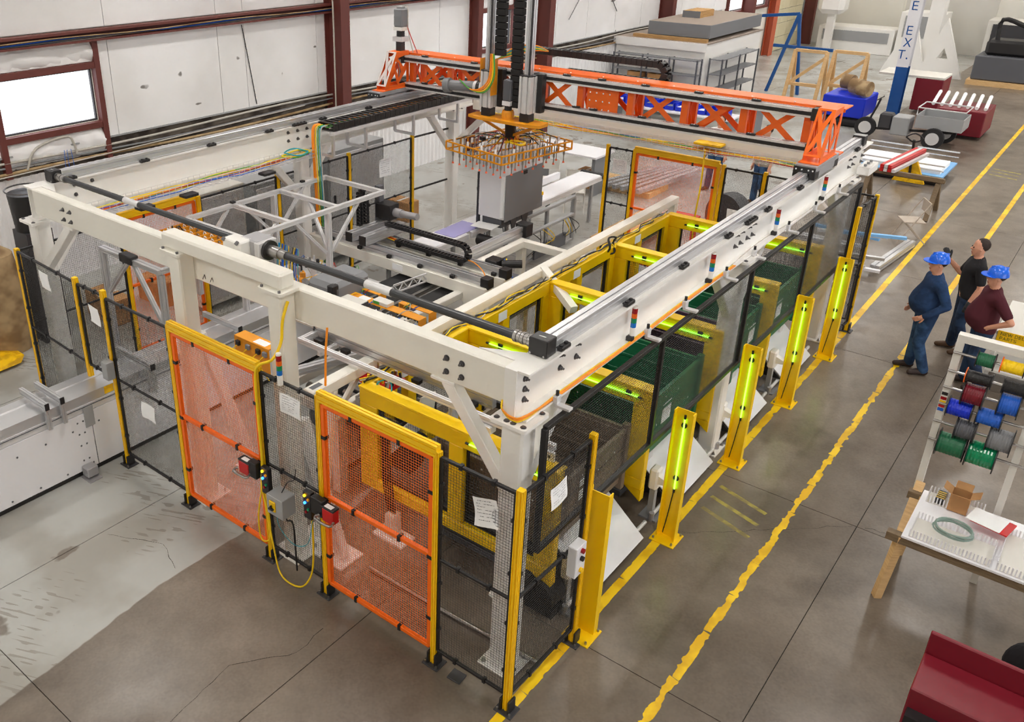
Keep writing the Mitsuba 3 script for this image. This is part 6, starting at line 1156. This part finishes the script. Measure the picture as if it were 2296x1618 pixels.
for i, (x0, x1, y0, y1) in enumerate(((-10.9, -9.9, 21.9, 22.25), (-9.9, -9.0, 21.9, 22.25), (-9.0, -8.1, 21.9, 22.25), (-8.0, -7.6, 22.6, 24.0), (-8.0, -7.6, 24.0, 25.6))):
    k = thing('steel_shelf', 'grey steel shelf against the office wall, ' + ('leftmost', 'second from left', 'at the near corner', 'round the corner, nearer', 'round the corner, farther')[i], 'shelf')
    for z in (.3, .8, 1.3, 1.75): obj('shelf', MB().box(x0, x1, y0, y1, z, z + .03).done(), 'grey_mid', k)
    for a in (x0, x1):
        for b in (y0, y1): obj('post', MB().box(a - .02, a + .02, b - .02, b + .02, 0, 1.8).done(), 'grey_dark', k)
r = np.random.default_rng(3)
for i in range(22):
    k = thing('parts_bin', 'blue plastic parts bin on the tables and shelves beyond the gantry', 'bin', 'blue parts bins'); x, y, z = -9.0 + .3 * (i % 11), (20.6, 18.6)[i // 11], .95; obj('bin', MB().box(x, x + .25, y, y + .35, z, z + .02).box(x, x + .02, y, y + .35, z, z + .2).box(x + .23, x + .25, y, y + .35, z, z + .2).box(x, x + .25, y + .33, y + .35, z, z + .2).box(x, x + .25, y, y + .02, z, z + .1).done(), 'blue_bin', k); obj('parts', MB().box(x + .03, x + .22, y + .03, y + .3, z + .02, z + .1).done(), 'paper' if i % 2 else 'grey_mid', k)
for i, (x0, x1, y, l) in enumerate(((-9.2, -5.6, 18.8, 'nearer'), (-9.2, -5.6, 20.8, 'farther'), (-8.2, -6.4, 13.2, 'beside the white chairs'))):
    k = thing('parts_table', 'long white parts table, ' + l, 'table'); obj('top', MB().box(x0, x1, y - .4, y + .5, .9, .94).done(), 'panel_white', k)
    for a in (x0 + .1, x1 - .1): obj('leg', MB().box(a - .04, a + .04, y - .3, y + .4, 0, .9).done(), 'grey_mid', k)
for i, (x, y, z, w) in enumerate(((-10.4, 21.95, .83, .5), (-9.7, 21.95, .83, .6), (-7.0, 13.1, .1, .4), (-9.6, 2.0, .0, .8), (-9.5, 2.9, .0, .7), (-9.1, 8.8, 0, .6))): k = thing('carton', 'brown cardboard carton, ' + ('left on the office shelf', 'right on the office shelf', 'under the table by the white chairs', 'near behind the left fence door', 'far behind the left fence door', 'by the left wall')[i], 'box'); obj('box', MB().box(x, x + w, y, y + .35, z, z + .42, c=.01).done(), 'cardboard', k); obj('tape', MB().box(x + w * .45, x + w * .55, y, y + .35, z + .42, z + .422).done(), 'offwhite', k)
for i, (y0, y1, hh) in enumerate(((3.2, 4.2, 2.0), (4.4, 5.8, 1.9), (6.1, 7.6, 2.1))):
    k = thing('control_cabinet', 'tall grey control cabinet behind the left fence, ' + ('nearest', 'middle', 'farthest')[i], 'cabinet'); obj('body', MB().box(-8.7, -8.1, y0, y1, .1, hh, c=.01).done(), 'grey_paint' if i else 'offwhite', k); obj('door', MB().box(-8.1, -8.08, y0 + .05, y1 - .05, .2, hh - .08, c=.006).done(), 'alu_soft', k); obj('handle', MB().box(-8.08, -8.05, y0 + .12, y0 + .15, 1.1, 1.3).done(), 'black', k)
k = thing('standing_sack', 'tall paper sack leaning by the left wall', 'sack'); obj('sack', MB().lathe([(.3, 0), (.36, .4), (.33, 1.0), (.26, 1.5), (.1, 1.62)], (-9.4, .6, 0), n=16).done(), 'sack', k, smooth=40)
k = thing('yellow_tarp', 'crumpled yellow plastic on the floor by the sack', 'tarp'); V = np.c_[r.uniform(-9.6, -8.7, 30), r.uniform(-.2, .6, 30), r.uniform(0, .12, 30)]; obj('sheet', (V, ConvexHull(V).simplices), 'tarp_yellow', k)
k = thing('black_bucket', 'black bucket hung with a wire coil on the left wall', 'bucket'); obj('bucket', MB().cyl((-9.3, 1.2, 1.75), (-9.3, 1.2, 2.3), .22, 20, .26).done(), 'black', k, smooth=40); obj('coil', MB().tube([(-9.3 + .28 * math.cos(t), 1.2 + .28 * math.sin(t), 2.35) for t in np.linspace(0, 6.2, 24)], .012, 5).done(), 'steel_dark', k); obj('stand', MB().box(-9.5, -9.1, 1.0, 1.4, 0, 1.75).done(), 'charcoal', k)
def chair(x, y, rz, label, m='beige_chair'):
    k = thing('folding_chair', label, 'chair'); to = at(x, y, 0, rz)
    for nm, mb in (('seat', MB().box(-.2, .2, -.2, .2, .43, .46, c=.01)), ('backrest', MB().box(-.2, .2, .2, .22, .62, .85, c=.008)), ('frame', MB().tube([(-.21, -.25, 0), (-.21, .2, .85), (.21, .2, .85), (.21, -.25, 0)], .013, 6)), ('leg', MB().tube([(-.2, .28, 0), (-.2, -.15, .44)], .012, 6)), ('leg', MB().tube([(.2, .28, 0), (.2, -.15, .44)], .012, 6))): obj(nm, mb.done(), m, k, to_world=to)
chair(-.25, 14.4, -60, 'beige folding chair beside the aisle stripe'); chair(-6.3, 11.8, 30, 'white folding chair behind the gripper, right one', 'offwhite'); chair(-7.2, 12.2, 30, 'white folding chair behind the gripper, left one', 'offwhite'); chair(-7.0, 9.6, 60, 'dark grey chair by the far left post', 'grey_dark')
def frame_thing(nm, label, cat, bars, m, w=.06):
    k = thing(nm, label, cat)
    for a, b in bars: obj('bar', MB().bar(a, b, w, w, c=.004).done(), m, k)
    return k
for i, x in enumerate((-6.7, -5.6)): frame_thing('wood_trestle', 'tall pine trestle beyond the gantry, ' + ('left', 'right')[i] + ' one', 'trestle', [((x + a, y + .5 * s, 0), (x + a, y, 1.75)) for a in (0, 1.0) for y in (26.5 + i * .5,) for s in (-1, 1)] + [((x, 26.5 + i * .5, 1.75), (x + 1.0, 26.5 + i * .5, 1.75)), ((x, 26.3 + i * .5, .7), (x + 1, 26.3 + i * .5, .7)), ((x, 26.3 + i * .5, .7), (x + 1, 26.5 + i * .5, 1.6))], 'wood_pale', .1)
frame_thing('blue_crane', 'blue steel A-frame crane beside the office block', 'crane', [((-8.0, 28.2, 0), (-7.3, 28.2, 2.7)), ((-6.9, 28.2, 0), (-7.3, 28.2, 2.7)), ((-8, 28.2, 1.6), (-6, 28.2, 1.6)), ((-7.3, 28.2, 2.7), (-9, 28.2, 2.5))], 'blue_steel', .1)
frame_thing('sawhorse', 'old painted sawhorse by the aisle stripe', 'sawhorse', [((-1.7, 16.4, .8), (-.15, 16.4, .8)), ((-1.7, 16.55, .75), (-.15, 16.55, .75))] + [((a, 16.45, .75), (a, 16.45 + .5 * s, 0)) for a in (-1.6, -.25) for s in (-1, 1)], 'wood_grey', .09)
k = thing('extinguisher_column', 'blue and white steel column lettered FIRE EXT', 'column'); obj('blue_foot', MB().ibeam((-3.5, 26.9, 0), (-3.5, 26.9, 1.5), .32, .34, .02, .016, up=(0, 1, 0)).done(), 'blue_steel', k); obj('shaft', MB().ibeam((-3.5, 26.9, 1.5), (-3.5, 26.9, ZC), .32, .34, .02, .016, up=(0, 1, 0)).done(), 'panel_white', k)
for i, t in enumerate('T.,X,E,,E,R,I,F'.split(',')):
    if t: tm = meshkit.text_mesh(t, .26); v, f = np.array(tm.vertices), np.array(tm.faces); obj('letter', (np.c_[v[:, 0] - v[:, 0].mean() - 3.5, 26.735 - v[:, 2] * .01, v[:, 1] + 1.75 + i * .36], f), 'blue_steel', k)
k = thing('cargo_trike', 'grey three wheeled cargo trike beyond the gantry', 'vehicle'); 
for a in ((-3.39, 23.2, .28), (-1.57, 22.8, .28), (-1.45, 23.8, .28)): obj('wheel', MB().cyl((a[0], a[1] - .06, a[2]), (a[0], a[1] + .06, a[2]), .28, 22).done(), 'rubber', k, smooth=40); obj('rim', MB().cyl((a[0], a[1] - .07, a[2]), (a[0], a[1] + .07, a[2]), .17, 16).done(), 'alu_soft', k, smooth=40)
obj('cargo_bed', MB().box(-2.1, -.95, 22.9, 23.9, .5, .54).box(-2.1, -2.08, 22.9, 23.9, .5, .85).box(-.97, -.95, 22.9, 23.9, .5, .85).box(-2.1, -.95, 22.9, 22.92, .5, .85).box(-2.1, -.95, 23.88, 23.9, .5, .85).done(), 'grey_paint', k); obj('bed_rail', MB().tube([(-2.1, 22.9, .85), (-2.1, 22.9, 1.05), (-.95, 22.9, 1.05), (-.95, 23.9, 1.05), (-2.1, 23.9, 1.05), (-2.1, 22.9, 1.05)], .02, 6).done(), 'alu_soft', k); obj('seat_box', MB().box(-2.7, -2.25, 23.0, 23.6, .2, .7, c=.02).done(), 'grey_paint', k); obj('fork', MB().tube([(-3.39, 23.2, .28), (-3.2, 23.25, .9), (-3.15, 23.25, 1.1)], .03, 6).tube([(-3.15, 22.9, 1.12), (-3.15, 23.6, 1.12)], .015, 6).done(), 'black', k); obj('fender', MB().box(-3.05, -2.7, 23.05, 23.4, .3, .75, c=.05).done(), 'charcoal', k); obj('chassis', MB().bar((-3.1, 23.2, .28), (-1.2, 23.3, .4), .06).done(), 'black', k)
k = thing('pallet_jack', 'yellow pallet jack with a black handle by the wire cart', 'pallet jack'); obj('handle', MB().tube([(-1.2, 18.6, .3), (-1.22, 18.3, 1.15)], .03, 6).tube([(-1.4, 18.3, 1.2), (-1.22, 18.3, 1.1), (-1.04, 18.3, 1.2), (-1.22, 18.3, 1.3), (-1.4, 18.3, 1.2)], .018, 6, smooth=3).done(), 'black', k); obj('body', MB().prism([(-1.55, .08), (-.85, .08), (-1.1, .6), (-1.3, .6)], .1, (0, 18.7, 0), ((1, 0, 0), (0, 0, 1), (0, -1, 0))).done(), 'tarp_yellow', k)
for i, (x0, x1) in enumerate(((-2.6, -1.6), (-1.5, -.55))): k = thing('wire_cart', 'low wire sided cart of blue sheets, ' + ('left', 'right') [i] + ' of the pallet jack', 'cart'); obj('deck', MB().box(x0, x1, 18.9, 20.6, .2, .25).done(), 'blue_film', k); obj('rails', MB().bar((x0, 18.9, .5), (x1, 18.9, .5), .03).bar((x0, 20.6, .5), (x1, 20.6, .5), .03).bar((x0, 18.9, .38), (x1, 18.9, .38), .02).bar((x0, 20.6, .38), (x1, 20.6, .38), .02).done(), 'alu_soft', k); obj('wheels', MB().cyl((x0, 19, .1), (x1, 19, .1), .09, 10).done(), 'black', k); obj('sheets', MB().box(x0 + .1, x1 - .1, 19.1, 20.2, .25, .36).done(), 'paper', k)
for i in range(7): k = thing('wrapped_profile', 'plastic wrapped metal profile lying across the sawhorse', 'profile', 'wrapped profiles on the sawhorse'); obj('bar', MB().bar((-1.35 + .08 * (i % 4), 16.2, .88 + .08 * (i // 4)), (-1.1 + .08 * (i % 4), 18.2, .9 + .08 * (i // 4)), .07).done(), 'alu_soft' if i % 2 else 'red', k)
for i in range(12): k = thing('metal_offcut', 'pale metal profile in the heap behind the far bollard', 'profile', 'metal profiles in the heap'); a = r.uniform(-.4, .4); x, y, z = r.uniform(-1.5, -.4), r.uniform(10.4, 13.4), .05 + .05 * i; obj('bar', MB().obox((x, y, z), (1.2, .08, .05), a).done(), ('alu_soft', 'panel_white', 'blue_film', 'alu')[i % 4], k)
k = thing('aluminium_beam', 'grey aluminium beam lying by the aisle stripe', 'beam'); obj('beam', MB().slot((-.3, 12.2, .08), (-.12, 14.1, .08), .16, .12).done(), 'alu', k)
for i, (x, y) in enumerate(((-4.7, 25.2), (-4.3, 24.6), (-4.0, 24.3))): k = thing('cable_drum', 'brown cable drum on the blue cart, ' + ('left', 'middle', 'right')[i], 'drum'); obj('drum', MB().cyl((x, y, 1.15), (x + .3, y - .1, 1.15), .22, 20).cyl((x + .04, y, 1.15), (x + .26, y - .1, 1.15), .12, 16).done(), 'sack', k, smooth=40)
k = thing('blue_cart', 'blue cart of wire drums beside the trike', 'cart'); obj('box', MB().box(-4.9, -3.7, 24.0, 25.4, .3, .9, c=.03).done(), 'blue_bin', k); obj('wheels', MB().cyl((-4.8, 24.2, .15), (-3.8, 24.2, .15), .15, 12).done(), 'rubber', k)
k = thing('maroon_rack', 'maroon steel rack of white rollers beyond the trike', 'rack'); obj('body', MB().box(-1.9, -.7, 24.6, 26.2, .1, .8, c=.02).done(), 'maroon', k)
for i in range(7): obj('roller', MB().cyl((-2.2 + i * .22, 26.2, 1.0), (-2.1 + i * .22, 24.9, .85), .05, 8).done(), 'paper', k)
k = thing('maroon_cart', 'maroon canopied tool cart behind the lettered column', 'cart'); obj('roof', MB().box(-4.3, -2.4, 27.6, 28.8, 1.1, 1.16).done(), 'offwhite', k); obj('body', MB().box(-3.2, -2.4, 27.6, 28.8, .1, 1.1, c=.02).done(), 'maroon', k)
for x, l in ((-5.2, 'left'), (-3.9, 'right')): k = thing('white_gusset', 'white triangular machine foot before the far wall, ' + l, 'machine base'); obj('plate', MB().prism(sg.Polygon([(x - .8, 0), (x + .8, 0), (x + .1 * (1 if l == 'left' else -1), 2.2)]).difference(sg.Polygon([(x - .2, .7), (x + .2, .7), (x, 1.1)])), .2, (0, 35.5, 0), ((1, 0, 0), (0, 0, 1), (0, -1, 0))).done(), 'white', k)
k = thing('white_mast', 'white machine mast with yellow bands before the far wall', 'machine mast'); obj('mast', MB().box(-4.75, -4.25, 35.6, 36.1, 0, 5).done(), 'white', k); obj('band', MB().box(-4.77, -4.23, 35.58, 36.12, 2.9, 3.6).done(), 'tarp_yellow', k); obj('band', MB().box(-4.77, -4.23, 35.58, 36.12, 4.0, 4.6).done(), 'tarp_yellow', k)
k = thing('robot_housing', 'white robot housing on a mast by the far wall', 'robot'); obj('head', MB().box(-9.8, -8.7, 38.6, 39.6, 1.7, 2.8, c=.2).done(), 'white', k); obj('mast', MB().box(-9.4, -9.1, 39, 39.3, 0, 5).done(), 'white', k)
for i, (x0, x1, hh, m_) in enumerate(((-9.9, -6.7, 1.1, 'white'), (-6.6, -4.9, 1.9, 'white'), (-3.3, -1.2, 1.8, 'offwhite'), (-1.0, 2.4, 1.9, 'offwhite'))): k = thing('machine_enclosure', 'white machine enclosure along the far wall, ' + ('leftmost', 'second', 'third', 'rightmost')[i], 'machine'); obj('body', MB().box(x0, x1, 39.8, 41.2, 0, hh, c=.02).done(), m_, k); obj('window', MB().box(x0 + .2, x1 - .2, 39.77, 39.8, hh * .45, hh - .15).done(), 'grey_paint' if i < 2 else 'charcoal', k)
k = thing('engine_unit', 'dark engine unit on a wooden pallet at the upper right', 'machine'); obj('tank', MB().box(-2.7, -.6, 34.5, 36.0, .2, 1.05, c=.03).done(), 'grey_dark', k); obj('engine', MB().box(-2.5, -.5, 34.8, 35.8, 1.05, 1.6, c=.1).done(), 'black', k); obj('exhaust', MB().tube([(-2.2, 35, 1.5), (-2.2, 35, 2.3), (-1.4, 35, 2.1), (-.6, 35, 1.8)], .08, 8, smooth=4).done(), 'black', k)
k = thing('pallet', 'wooden pallet under the dark engine unit', 'pallet'); obj('deck', MB().box(-2.8, -.5, 34.4, 36.1, .12, .18).done(), 'wood_pale', k); obj('runners', MB().box(-2.8, -.5, 34.4, 34.5, 0, .12).box(-2.8, -.5, 35.9, 36.1, 0, .12).done(), 'wood_pale', k)
k = thing('plywood_pallet', 'plywood covered pallet on the floor beside the belt conveyor', 'pallet'); obj('deck', MB().box(-5.0, -4.1, 10.2, 12.4, .1, .14).done(), 'plywood', k); obj('runner', MB().box(-5, -4.1, 10.2, 10.3, 0, .1).done(), 'wood', k)
k = thing('red_stool', 'red step stool behind the far orange door', 'stool'); obj('top', MB().box(-4.0, -3.5, 11.6, 11.9, .42, .46, c=.01).done(), 'red', k)
for a in (-3.95, -3.55): obj('leg', MB().box(a - .02, a + .02, 11.65, 11.85, 0, .42).done(), 'red', k)
k = thing('floor_fan', 'round dark floor fan behind the far orange door', 'fan'); obj('drum', MB().cyl((-3.1, 12.0, .5), (-3.0, 12.3, .5), .45, 28).done(), 'charcoal', k, smooth=40); obj('foot', MB().box(-3.4, -2.7, 11.95, 12.35, 0, .06).done(), 'black', k)
k = thing('profile_stack', 'aluminium profiles stacked on a pallet beyond the far fence', 'profiles'); obj('pallet', MB().box(-7.0, -5.4, 13.6, 14.6, 0, .12).done(), 'wood_pale', k)
for i in range(6): obj('profile', MB().slot((-6.6 + .2 * i, 13.4, .18), (-5.9 + .2 * i, 16.2, .18 + .04 * i), .1).done(), 'alu', k)
